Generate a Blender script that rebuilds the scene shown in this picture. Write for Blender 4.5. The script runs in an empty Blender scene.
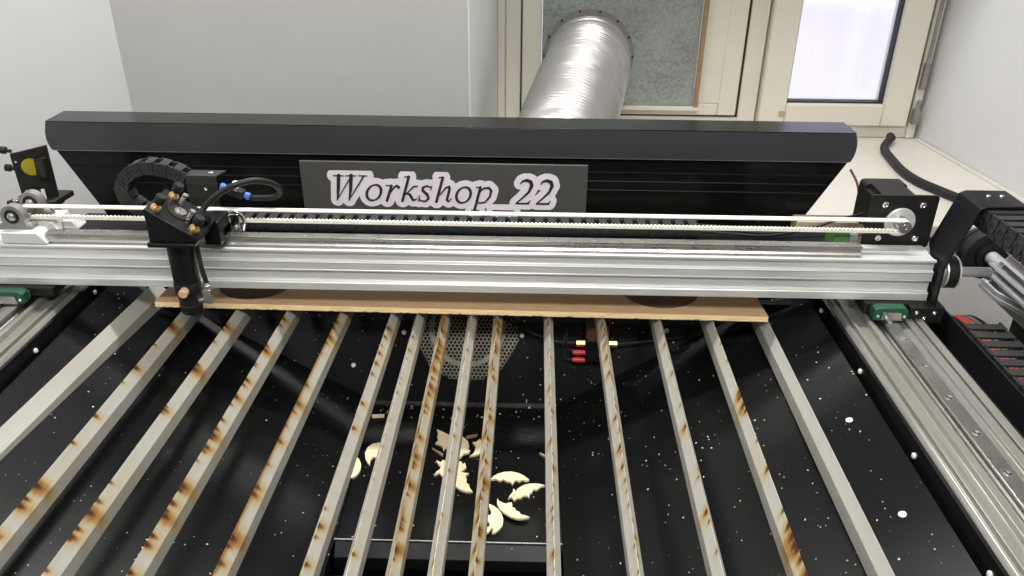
import bpy, bmesh, math, random
import numpy as np
from mathutils import Vector, Matrix
random.seed(7)
COL = bpy.context.scene.collection
PI = math.pi

# ------------------------------------------------------------ measured data
STROKES= [[(-0.2762,0.9632,0.00271),(-0.2787,0.9406,0.00228),(-0.2814,0.9251,0.00086)],[(-0.2813,0.9259,0.00071),(-0.2584,0.9615,0.001)],[(-0.2579,0.9635,0.00271),(-0.2604,0.9409,0.00228),(-0.2639,0.9247,0.00086)],[(-0.2639,0.9254,0.00071),(-0.2396,0.9626,0.00128)],[(-0.2841,0.9629,0.00071),(-0.269,0.9629,0.00071)],[(-0.2657,0.9632,0.00071),(-0.251,0.9632,0.00071)],[(-0.2467,0.9635,0.00071),(-0.2345,0.9634,0.00071)],[(-0.2156,0.9379,0.00193),(-0.2168,0.9347,0.00179),(-0.2186,0.9316,0.00159),(-0.2209,0.929,0.00134),(-0.2236,0.927,0.00105),(-0.2265,0.9257,0.00096),(-0.2293,0.9253,0.00125),(-0.2319,0.9256,0.00151),(-0.2341,0.9268,0.00173),(-0.2358,0.9288,0.00189),(-0.2368,0.9313,0.00198),(-0.237,0.9343,0.00199),(-0.2366,0.9375,0.00193),(-0.2354,0.9407,0.00179),(-0.2335,0.9437,0.00159),(-0.2312,0.9463,0.00134),(-0.2285,0.9483,0.00105),(-0.2257,0.9495,0.00096),(-0.2229,0.95,0.00125),(-0.2203,0.9496,0.00151),(-0.2181,0.9484,0.00173),(-0.2165,0.9465,0.00189),(-0.2155,0.944,0.00198),(-0.2152,0.9411,0.00199),(-0.2156,0.9379,0.00193)],[(-0.0832,0.9363,0.00193),(-0.0842,0.9331,0.00179),(-0.0858,0.9301,0.00159),(-0.088,0.9275,0.00134),(-0.0906,0.9255,0.00105),(-0.0934,0.9242,0.00096),(-0.0961,0.9237,0.00125),(-0.0988,0.9241,0.00151),(-0.101,0.9253,0.00173),(-0.1028,0.9272,0.00189),(-0.1039,0.9298,0.00198),(-0.1043,0.9327,0.00199),(-0.104,0.9359,0.00193),(-0.103,0.9391,0.00179),(-0.1013,0.9421,0.00159),(-0.0991,0.9447,0.00134),(-0.0966,0.9467,0.00105),(-0.0938,0.948,0.00096),(-0.091,0.9484,0.00125),(-0.0885,0.948,0.00151),(-0.0862,0.9469,0.00173),(-0.0844,0.945,0.00189),(-0.0833,0.9424,0.00198),(-0.0829,0.9395,0.00199),(-0.0832,0.9363,0.00193)],[(-0.1995,0.9484,0.002),(-0.2074,0.9256,0.002)],[(-0.2074,0.949,0.00071),(-0.1994,0.9492,0.00086)],[(-0.2032,0.9358,0.00071),(-0.196,0.9459,0.00114),(-0.1915,0.9491,0.00143),(-0.189,0.9467,0.00214)],[(-0.1732,0.963,0.002),(-0.1844,0.9256,0.002)],[(-0.1795,0.9627,0.00071),(-0.1732,0.9636,0.00086)],[(-0.1792,0.9354,0.00071),(-0.167,0.9479,0.00114),(-0.1612,0.9487,0.00086)],[(-0.1777,0.937,0.00114),(-0.1731,0.9355,0.00185),(-0.1688,0.9268,0.00185),(-0.1644,0.9275,0.00071),(-0.1625,0.93,0.00057)],[(-0.1404,0.9488,0.001),(-0.142,0.943,0.00057)],[(-0.1412,0.9468,0.00086),(-0.1469,0.9494,0.001),(-0.1531,0.9471,0.00157),(-0.1537,0.942,0.00185),(-0.1474,0.936,0.00214),(-0.1455,0.9298,0.00171),(-0.1508,0.9249,0.001),(-0.1587,0.9265,0.001),(-0.1598,0.9319,0.00071)],[(-0.159,0.9338,0.00071),(-0.1605,0.9249,0.00071)],[(-0.1234,0.9624,0.002),(-0.1341,0.9249,0.002)],[(-0.1292,0.9625,0.00071),(-0.1234,0.9632,0.00086)],[(-0.1286,0.9355,0.00071),(-0.1196,0.9467,0.00114),(-0.1145,0.9486,0.00171),(-0.1139,0.945,0.00185),(-0.1184,0.928,0.00185),(-0.1163,0.9252,0.001),(-0.1117,0.9299,0.00057)],[(-0.0685,0.9482,0.002),(-0.0775,0.9131,0.002)],[(-0.0749,0.9478,0.00071),(-0.0685,0.9488,0.00086)],[(-0.0819,0.9118,0.00086),(-0.0717,0.9117,0.00086)],[(-0.07,0.9411,0.00086),(-0.0634,0.9471,0.00114),(-0.0562,0.9479,0.00157),(-0.0526,0.9437,0.00185),(-0.0549,0.9337,0.00143),(-0.0621,0.9251,0.001),(-0.0701,0.9237,0.001),(-0.0737,0.9264,0.00071)],[(-0.05,0.9117,0.00114),(-0.0193,0.9115,0.00114)],[(-0.0097,0.9551,0.00086),(-0.0069,0.9589,0.00128),(-0.0005,0.9607,0.00214),(0.0053,0.9581,0.00257),(0.0068,0.9524,0.00257),(0.0027,0.9424,0.00171),(-0.0072,0.9322,0.00114),(-0.0151,0.9251,0.00086)],[(-0.0158,0.924,0.001),(0.0023,0.9243,0.00128)],[(0.0016,0.9243,0.00114),(0.0047,0.9289,0.00057)],[(0.0201,0.955,0.00086),(0.0228,0.9588,0.00128),(0.0292,0.9606,0.00214),(0.035,0.958,0.00257),(0.0366,0.9523,0.00257),(0.0326,0.9423,0.00171),(0.0228,0.9321,0.00114),(0.015,0.925,0.00086)],[(0.0143,0.9239,0.001),(0.0324,0.9243,0.00128)],[(0.0317,0.9242,0.00114),(0.0347,0.9288,0.00057)]]
SCRAPS={
'a': [(-0.1147,0.8732),(-0.1088,0.8698),(-0.1014,0.8647),(-0.094,0.8596),(-0.0859,0.8616),(-0.0774,0.8575),(-0.0713,0.849),(-0.069,0.8396),(-0.0705,0.8303),(-0.0763,0.8259),(-0.0819,0.8282),(-0.0857,0.8323),(-0.0886,0.8289),(-0.0917,0.8338),(-0.0955,0.8311),(-0.0987,0.8365),(-0.1016,0.8301),(-0.1035,0.8385),(-0.1088,0.8426),(-0.1133,0.8442),(-0.1101,0.8503),(-0.1125,0.8577),(-0.1116,0.8643)],
'b': [(-0.0883,0.8255),(-0.0819,0.8282),(-0.0745,0.8268),(-0.0671,0.8279),(-0.0678,0.8229),(-0.0746,0.8202),(-0.0778,0.8135),(-0.0819,0.8126),(-0.0845,0.806),(-0.0875,0.8099)],
'c': [(-0.0875,0.7861),(-0.0859,0.7746),(-0.0809,0.7635),(-0.0735,0.7563),(-0.0658,0.7536),(-0.059,0.7538),(-0.063,0.7603),(-0.0639,0.7659),(-0.0677,0.7695),(-0.0676,0.776),(-0.0703,0.7809),(-0.0658,0.7868),(-0.0716,0.7874),(-0.0758,0.7888),(-0.0716,0.7945),(-0.0697,0.7977),(-0.0719,0.8064),(-0.0744,0.8039),(-0.0774,0.8095),(-0.0805,0.8077),(-0.0837,0.802),(-0.0869,0.7971)],
'd': [(-0.1087,0.8109),(-0.1029,0.8062),(-0.1003,0.8111),(-0.0969,0.8088),(-0.0947,0.7969),(-0.094,0.7836),(-0.0977,0.7796),(-0.1025,0.7864),(-0.1082,0.7816),(-0.1063,0.7886),(-0.1022,0.7935),(-0.1017,0.799),(-0.1057,0.8029)],
'e': [(-0.0671,0.8196),(-0.0626,0.8247),(-0.0609,0.8315),(-0.0603,0.8391),(-0.0652,0.8475),(-0.0604,0.8485),(-0.0558,0.8547),(-0.0522,0.8488),(-0.0517,0.8297),(-0.0557,0.8241),(-0.0608,0.8215)],
'f': [(-0.0385,0.7762),(-0.0352,0.782),(-0.0295,0.7872),(-0.0218,0.7906),(-0.0128,0.7917),(-0.0037,0.7889),(0.0033,0.7837),(0.0092,0.777),(0.0054,0.7753),(0.0008,0.7774),(-0.0027,0.7743),(-0.0074,0.7764),(-0.0093,0.7733),(-0.0113,0.768),(-0.0139,0.7732),(-0.0188,0.7738),(-0.0227,0.7774),(-0.0272,0.7742),(-0.0317,0.7779)],
'g': [(-0.0091,0.7395),(-0.0103,0.7466),(-0.008,0.7547),(-0.0033,0.7623),(0.0029,0.7677),(0.0105,0.7702),(0.0194,0.7705),(0.0283,0.7678),(0.0227,0.7653),(0.0186,0.76),(0.0143,0.7606),(0.0121,0.7539),(0.0091,0.7531),(0.0096,0.7458),(0.0061,0.7493),(0.0019,0.7485),(-0.0008,0.7448),(-0.0048,0.7447)],
'h': [(-0.0161,0.7429),(-0.0138,0.7487),(-0.0105,0.7546),(-0.0101,0.7606),(-0.0075,0.7577),(-0.0084,0.7503),(-0.0102,0.7431),(-0.0123,0.7466)],
'i': [(-0.0284,0.7403),(-0.0268,0.7354),(-0.0225,0.7327),(-0.0183,0.7307),(-0.0159,0.7322),(-0.0115,0.7331),(-0.0104,0.7289),(-0.0113,0.7254),(-0.0076,0.7241),(-0.0063,0.72),(-0.0019,0.7174),(-0.0004,0.7134),(0.0047,0.7122),(0.0097,0.7096),(0.0035,0.7074),(-0.0037,0.7065),(-0.0121,0.7096),(-0.0195,0.7155),(-0.0253,0.7228),(-0.0286,0.7307)],
'j': [(-0.039,0.7336),(-0.0335,0.7309),(-0.0271,0.7249),(-0.0227,0.7171),(-0.0205,0.7087),(-0.0211,0.6986),(-0.0247,0.6919),(-0.0292,0.6873),(-0.0325,0.6865),(-0.0313,0.6917),(-0.0334,0.6956),(-0.0367,0.6962),(-0.0355,0.7015),(-0.0386,0.7047),(-0.0402,0.7097),(-0.0437,0.7113),(-0.0405,0.7155),(-0.0361,0.7143),(-0.0344,0.7191),(-0.0366,0.7246)],
'k': [(-0.0425,0.6627),(-0.0452,0.6745),(-0.0453,0.6886),(-0.0449,0.7055),(-0.0402,0.7101),(-0.0377,0.7033),(-0.0409,0.6974),(-0.0379,0.6926),(-0.033,0.6918),(-0.0362,0.6851),(-0.0408,0.6812),(-0.0384,0.6756),(-0.0417,0.6718),(-0.0392,0.6646)],
'l': [(-0.1867,0.8431),(-0.1946,0.8403),(-0.2,0.8326),(-0.2014,0.8209),(-0.1985,0.8095),(-0.193,0.8002),(-0.1911,0.8003),(-0.1919,0.8073),(-0.1893,0.8146),(-0.1843,0.8124),(-0.1794,0.8066),(-0.1766,0.8126),(-0.1787,0.8308)],
'm': [(-0.2185,0.8161),(-0.212,0.8151),(-0.206,0.8081),(-0.202,0.7987),(-0.2013,0.7872),(-0.2041,0.7779),(-0.21,0.7732),(-0.2154,0.7742),(-0.2201,0.7935)],
'n': [(-0.2177,0.7708),(-0.2137,0.7731),(-0.2112,0.7643),(-0.2116,0.7555),(-0.2149,0.75),(-0.2184,0.7597)],
's1': [(-0.1172,0.8355),(-0.1159,0.833),(-0.1016,0.8193),(-0.1009,0.8226)],
's2': [(-0.0743,0.8603),(-0.0735,0.8568),(-0.0607,0.8625),(-0.0597,0.8652)],
's3': [(0.0227,0.83),(0.0221,0.8275),(0.03,0.8204),(0.0316,0.8237)],
's4': [(-0.2055,0.8981),(-0.207,0.9026),(-0.1901,0.9043),(-0.1894,0.8998)],
}
SLATS= [(-0.5169, -0.5616), (-0.445, -0.4638), (-0.3752, -0.3972), (-0.3088, -0.3272), (-0.239, -0.2567), (-0.1723, -0.1828), (-0.1384, -0.1448), (-0.1049, -0.1089), (-0.0689, -0.0736), (-0.035, -0.0387), (0.0317, 0.0283), (0.101, 0.099), (0.1753, 0.1678), (0.2435, 0.2381), (0.3146, 0.3111)]
MARKS= {1:[(0.8809,3),(0.8352,1),(0.7843,2),(0.7536,0.7),(0.6918,1.5),(0.6465,1.3),(0.5824,3),(0.5648,1.6),(0.5555,2.4),(0.5194,2)],2:[(0.8835,2.5),(0.8736,1.5),(0.8447,1),(0.7932,1.5),(0.7847,3),(0.7049,1.8),(0.6995,1),(0.7103,1),(0.5888,1),(0.5643,1.5),(0.5487,3),(0.5287,1.6),(0.5191,2),(0.5156,1.2),(0.4807,1)],3:[(0.9039,2),(0.8885,1.5),(0.8287,2.6),(0.8378,1.4),(0.7977,1),(0.7934,1),(0.7644,2),(0.7544,1.4),(0.7312,2.2),(0.7163,1),(0.6895,1.4),(0.6741,1.5),(0.6641,2.6),(0.6592,1.8),(0.6447,2.2),(0.6384,1.4),(0.6231,0.8),(0.5869,2.8),(0.5813,1.6),(0.5638,2),(0.5471,2.8),(0.5534,1.2),(0.5225,1.8),(0.5119,2),(0.4807,2)],4:[(0.8988,2),(0.8836,1.5),(0.8616,2.6),(0.8474,1.5),(0.8244,1),(0.7569,1.8),(0.7224,2.5),(0.7078,1.5),(0.6816,1),(0.6567,2),(0.6209,1.2),(0.5878,2),(0.5782,2.2),(0.5223,3.2),(0.5129,1.5),(0.4937,2)],13:[(0.8628,0.8),(0.8242,0.8),(0.7602,1.6),(0.7525,2.4),(0.7356,2.5),(0.7246,1.6),(0.6731,0.8),(0.6296,1.6),(0.5714,1.2),(0.5523,2),(0.5401,3),(0.5306,3.4),(0.5248,2.4),(0.5134,2),(0.4958,3)],12:[(0.9118,1),(0.8842,1),(0.8603,1.4),(0.8261,1.4),(0.7961,1.4),(0.7637,1.4),(0.7332,1),(0.6958,2),(0.679,1),(0.6273,1.8),(0.6156,1),(0.5691,2),(0.5564,1),(0.5203,1)],14:[]}


# ------------------------------------------------------------ materials
MAT = {}
def mat(name, base, rough=.5, metal=0., noise=0., nscale=20., stretch=(1, 1, 1), bump=0., bscale=40., coat=0., spec=None):
    m = bpy.data.materials.new(name); m.use_nodes = True
    nt = m.node_tree; b = nt.nodes['Principled BSDF']
    b.inputs['Base Color'].default_value = (*base, 1)
    b.inputs['Roughness'].default_value = rough
    b.inputs['Metallic'].default_value = metal
    if spec is not None: b.inputs['Specular IOR Level'].default_value = spec
    if coat: b.inputs['Coat Weight'].default_value = coat
    tc = nt.nodes.new('ShaderNodeTexCoord'); mp = nt.nodes.new('ShaderNodeMapping')
    mp.inputs['Scale'].default_value = stretch
    nt.links.new(tc.outputs['Object'], mp.inputs['Vector'])
    if noise:
        n = nt.nodes.new('ShaderNodeTexNoise'); n.inputs['Scale'].default_value = nscale; n.inputs['Detail'].default_value = 5
        nt.links.new(mp.outputs['Vector'], n.inputs['Vector'])
        r = nt.nodes.new('ShaderNodeMapRange'); r.inputs['From Min'].default_value = .3; r.inputs['From Max'].default_value = .7
        r.inputs['To Min'].default_value = 1 - noise; r.inputs['To Max'].default_value = 1 + noise
        nt.links.new(n.outputs['Fac'], r.inputs['Value'])
        mx = nt.nodes.new('ShaderNodeVectorMath'); mx.operation = 'SCALE'; mx.inputs[0].default_value = base
        nt.links.new(r.outputs['Result'], mx.inputs['Scale']); nt.links.new(mx.outputs[0], b.inputs['Base Color'])
        r2 = nt.nodes.new('ShaderNodeMapRange'); r2.inputs['From Min'].default_value = .3; r2.inputs['From Max'].default_value = .7
        r2.inputs['To Min'].default_value = rough * (1 - noise * .6); r2.inputs['To Max'].default_value = min(1, rough * (1 + noise * .6))
        nt.links.new(n.outputs['Fac'], r2.inputs['Value']); nt.links.new(r2.outputs['Result'], b.inputs['Roughness'])
    if bump:
        n = nt.nodes.new('ShaderNodeTexNoise'); n.inputs['Scale'].default_value = bscale; n.inputs['Detail'].default_value = 6
        nt.links.new(mp.outputs['Vector'], n.inputs['Vector'])
        bp = nt.nodes.new('ShaderNodeBump'); bp.inputs['Strength'].default_value = bump; bp.inputs['Distance'].default_value = .005
        nt.links.new(n.outputs['Fac'], bp.inputs['Height']); nt.links.new(bp.outputs['Normal'], b.inputs['Normal'])
    MAT[name] = m
    return m
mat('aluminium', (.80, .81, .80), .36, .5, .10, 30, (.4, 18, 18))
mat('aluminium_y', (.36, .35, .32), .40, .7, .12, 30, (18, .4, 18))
mat('steel', (.55, .54, .52), .28, .95, .08, 40)
mat('chrome', (.8, .8, .8), .16, 1.)
mat('cast_grey', (.26, .25, .24), .5, .4, .15, 60)
mat('white_nylon', (.62, .64, .62), .5, 0, .05, 30)
mat('black_paint', (.006, .0065, .007), .16, 0, .1, 12, spec=.28)
mat('black_satin', (.007, .0075, .009), .4, 0, .1, 30, spec=.2)
mat('black_plate', (.013, .012, .011), .45, 0, .1, 50, spec=.3)
mat('black_anodised', (.006, .007, .008), .33, .0, .1, 50, spec=.25)
mat('black_rubber', (.014, .014, .015), .5, 0, .1, 60, spec=.3)
mat('chain_plastic', (.022, .024, .025), .5, 0, .15, 90, spec=.35)
mat('dark_inside', (.006, .006, .006), .8)
mat('belt', (.78, .77, .68), .6, 0, .04, 60)
mat('brass', (.72, .50, .22), .3, .9, .1, 60)
mat('copper_knob', (.75, .50, .30), .5, .3, .1, 60)
mat('blue_plastic', (.06, .16, .55), .4)
mat('green_plastic', (.009, .070, .034), .4, 0, .1, 40)
mat('terminal_green', (.05, .17, .03), .45)
mat('red_plastic', (.60, .05, .05), .4)
mat('red_wire', (.62, .09, .07), .45)
mat('brown_wire', (.16, .06, .04), .5)
mat('wall_paint', (.52, .515, .50), .75, 0, .035, 2.2, bump=.25, bscale=9)
mat('reveal_paint', (.60, .60, .605), .7, 0, .03, 3, bump=.15, bscale=8)
mat('reveal_daylit', (.76, .80, .77), .6, 0, .03, 3, bump=.15, bscale=8)
mat('ceiling_paint', (.75, .75, .73), .8)
mat('floor_grey', (.30, .29, .27), .5, 0, .1, 4)
mat('pvc', (.70, .67, .58), .35, 0, .03, 5)
mat('gasket', (.02, .02, .02), .6)
mat('sill_paint', (.60, .57, .51), .4, 0, .04, 5)
mat('cast_alu', (.55, .54, .56), .42, .5, .1, 60)
mat('deck_grey', (.17, .165, .155), .45, 0, .05, 6)
mat('bracket_wood', (.30, .19, .10), .6, 0, .2, 30, (8, 8, 1))
mat('cardboard', (.48, .38, .25), .7, 0, .1, 10)
mat('pink_sheet', (.62, .50, .56), .6, 0, .05, 10)
mat('mdf_hidden', (.45, .33, .2), .8)
mat('ply_edge', (.95, .72, .40), .6, 0, .14, 40, (1, 1, 8))
mat('ply_top', (.50, .34, .19), .6, 0, .10, 20, (2, 14, 14))
mat('scrap_wood', (.88, .76, .50), .6, 0, .06, 30, (1, 6, 1))
mat('scrap_brown', (.36, .22, .12), .7, 0, .1, 30)
mat('dark_brown', (.10, .055, .03), .8, 0, .3, 60)
mat('sign_grey', (.082, .084, .082), .42, 0, .04, 30)
mat('sign_white', (.95, .89, .97), .5, 0, .03, 20)
mat('letter_black', (.028, .026, .03), .5)
mat('hood_satin', (.045, .051, .057), .34, 0, .08, 40, (1, 14, 14))  # bluish base lifted above the box to paint the room's reflection on the lip
mat('wall_dark', (.16, .16, .155), .8)
mat('mesh_metal', (.26, .245, .19), .45, .4, .15, 60)
mat('duct_metal', (.44, .425, .42), .36, .75, .06, 20)
mat('yellow_optic', (.50, .42, .03), .2, .5)
mat('snow', (.85, .85, .88), .9)
mat('facade', (.82, .75, .81), .9, 0, .05, 2)
mat('facade_white', (.9, .9, .93), .8)
mat('facade_glass', (.74, .71, .80), .6)
mat('rivet', (.80, .80, .78), .4, .2)

def galv():
    m = mat('galvanised', (.33, .36, .35), .42, .55)
    nt = m.node_tree; b = nt.nodes['Principled BSDF']
    tc = nt.nodes.new('ShaderNodeTexCoord')
    v = nt.nodes.new('ShaderNodeTexVoronoi'); v.inputs['Scale'].default_value = 170
    n = nt.nodes.new('ShaderNodeTexNoise'); n.inputs['Scale'].default_value = 9; n.inputs['Detail'].default_value = 4
    nt.links.new(tc.outputs['Object'], v.inputs['Vector']); nt.links.new(tc.outputs['Object'], n.inputs['Vector'])
    bw = nt.nodes.new('ShaderNodeRGBToBW'); nt.links.new(v.outputs['Color'], bw.inputs[0])
    ad = nt.nodes.new('ShaderNodeMath'); ad.operation = 'MULTIPLY_ADD'; ad.inputs[1].default_value = .55
    nt.links.new(bw.outputs[0], ad.inputs[0]); nt.links.new(n.outputs['Fac'], ad.inputs[2])
    cr = nt.nodes.new('ShaderNodeValToRGB'); cr.color_ramp.elements[0].position = .35; cr.color_ramp.elements[0].color = (.24, .27, .262, 1)
    cr.color_ramp.elements[1].position = 1.05 if False else 1.0; cr.color_ramp.elements[1].color = (.42, .455, .44, 1)
    nt.links.new(ad.outputs[0], cr.inputs[0]); nt.links.new(cr.outputs[0], b.inputs['Base Color'])
galv()
def tray_mat():
    m = mat('tray_black', (.011, .012, .013), .17, spec=.15)
    nt = m.node_tree; b = nt.nodes['Principled BSDF']
    tc = nt.nodes.new('ShaderNodeTexCoord')
    v = nt.nodes.new('ShaderNodeTexVoronoi'); v.inputs['Scale'].default_value = 210
    nt.links.new(tc.outputs['Object'], v.inputs['Vector'])
    n = nt.nodes.new('ShaderNodeTexNoise'); n.inputs['Scale'].default_value = 5; n.inputs['Detail'].default_value = 3
    nt.links.new(tc.outputs['Object'], n.inputs['Vector'])
    # size of each grain of dust varies with the cell colour and a broad drift
    sx = nt.nodes.new('ShaderNodeSeparateColor'); nt.links.new(v.outputs['Color'], sx.inputs[0])
    pw = nt.nodes.new('ShaderNodeMath'); pw.operation = 'POWER'; pw.inputs[1].default_value = 9; nt.links.new(sx.outputs[0], pw.inputs[0])
    ml = nt.nodes.new('ShaderNodeMath'); ml.operation = 'MULTIPLY'; nt.links.new(pw.outputs[0], ml.inputs[0]); nt.links.new(n.outputs['Fac'], ml.inputs[1])
    m2 = nt.nodes.new('ShaderNodeMath'); m2.operation = 'MULTIPLY'; m2.inputs[1].default_value = .42; nt.links.new(ml.outputs[0], m2.inputs[0])
    lt = nt.nodes.new('ShaderNodeMath'); lt.operation = 'LESS_THAN'
    nt.links.new(v.outputs['Distance'], lt.inputs[0]); nt.links.new(m2.outputs[0], lt.inputs[1])
    mx = nt.nodes.new('ShaderNodeMix'); mx.data_type = 'RGBA'
    mx.inputs[6].default_value = (.006, .0065, .007, 1); mx.inputs[7].default_value = (.55, .53, .48, 1)
    nt.links.new(lt.outputs[0], mx.inputs[0]); nt.links.new(mx.outputs[2], b.inputs['Base Color'])
    mr = nt.nodes.new('ShaderNodeMapRange'); mr.inputs['To Min'].default_value = .12; mr.inputs['To Max'].default_value = .27
    nt.links.new(n.outputs['Fac'], mr.inputs['Value']); nt.links.new(mr.outputs[0], b.inputs['Roughness'])
tray_mat()
def slat_mat():
    m = mat('slat_aluminium', (.5, .5, .46), .45, .3)
    nt = m.node_tree; b = nt.nodes['Principled BSDF']
    at = nt.nodes.new('ShaderNodeAttribute'); at.attribute_name = 'burn'
    tc = nt.nodes.new('ShaderNodeTexCoord'); mp = nt.nodes.new('ShaderNodeMapping'); mp.inputs['Scale'].default_value = (40, 6, 40)
    n = nt.nodes.new('ShaderNodeTexNoise'); n.inputs['Scale'].default_value = 9; n.inputs['Detail'].default_value = 6
    nt.links.new(tc.outputs['Object'], mp.inputs['Vector']); nt.links.new(mp.outputs['Vector'], n.inputs['Vector'])
    ad = nt.nodes.new('ShaderNodeMath'); ad.operation = 'MULTIPLY_ADD'; ad.inputs[1].default_value = .22; ad.inputs[2].default_value = -.11
    nt.links.new(n.outputs['Fac'], ad.inputs[0])
    s = nt.nodes.new('ShaderNodeMath'); s.operation = 'ADD'; nt.links.new(at.outputs['Fac'], s.inputs[0]); nt.links.new(ad.outputs[0], s.inputs[1])
    cr = nt.nodes.new('ShaderNodeValToRGB'); e = cr.color_ramp.elements
    e[0].position = 0; e[0].color = (.58, .57, .52, 1); e[1].position = 1; e[1].color = (.035, .012, .006, 1)
    for p, c in ((.14, (.54, .51, .42)), (.32, (.50, .41, .24)), (.5, (.36, .20, .06)), (.68, (.19, .075, .02)), (.85, (.07, .025, .010))):
        q = e.new(p); q.color = (*c, 1)
    nt.links.new(s.outputs[0], cr.inputs[0]); nt.links.new(cr.outputs[0], b.inputs['Base Color'])
    mr = nt.nodes.new('ShaderNodeMapRange'); mr.inputs['To Min'].default_value = .35; mr.inputs['To Max'].default_value = .0
    nt.links.new(at.outputs['Fac'], mr.inputs['Value']); nt.links.new(mr.outputs[0], b.inputs['Metallic'])
slat_mat()
gm = bpy.data.materials.new('window_glass'); gm.use_nodes = True
_b = gm.node_tree.nodes['Principled BSDF']; _b.inputs['Transmission Weight'].default_value = 1
_b.inputs['Roughness'].default_value = .06; _b.inputs['IOR'].default_value = 1.18; _b.inputs['Base Color'].default_value = (.97, .96, 1, 1)
_n = gm.node_tree.nodes.new('ShaderNodeTexNoise'); _n.inputs['Scale'].default_value = 6
_m = gm.node_tree.nodes.new('ShaderNodeMapping'); _m.inputs['Scale'].default_value = (5, 1, 1)
_t = gm.node_tree.nodes.new('ShaderNodeTexCoord'); gm.node_tree.links.new(_t.outputs['Object'], _m.inputs[0]); gm.node_tree.links.new(_m.outputs[0], _n.inputs[0])
_r = gm.node_tree.nodes.new('ShaderNodeMapRange'); _r.inputs['To Min'].default_value = .10; _r.inputs['To Max'].default_value = .34
gm.node_tree.links.new(_n.outputs['Fac'], _r.inputs[0]); gm.node_tree.links.new(_r.outputs[0], _b.inputs['Roughness'])
MAT['window_glass'] = gm

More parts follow.
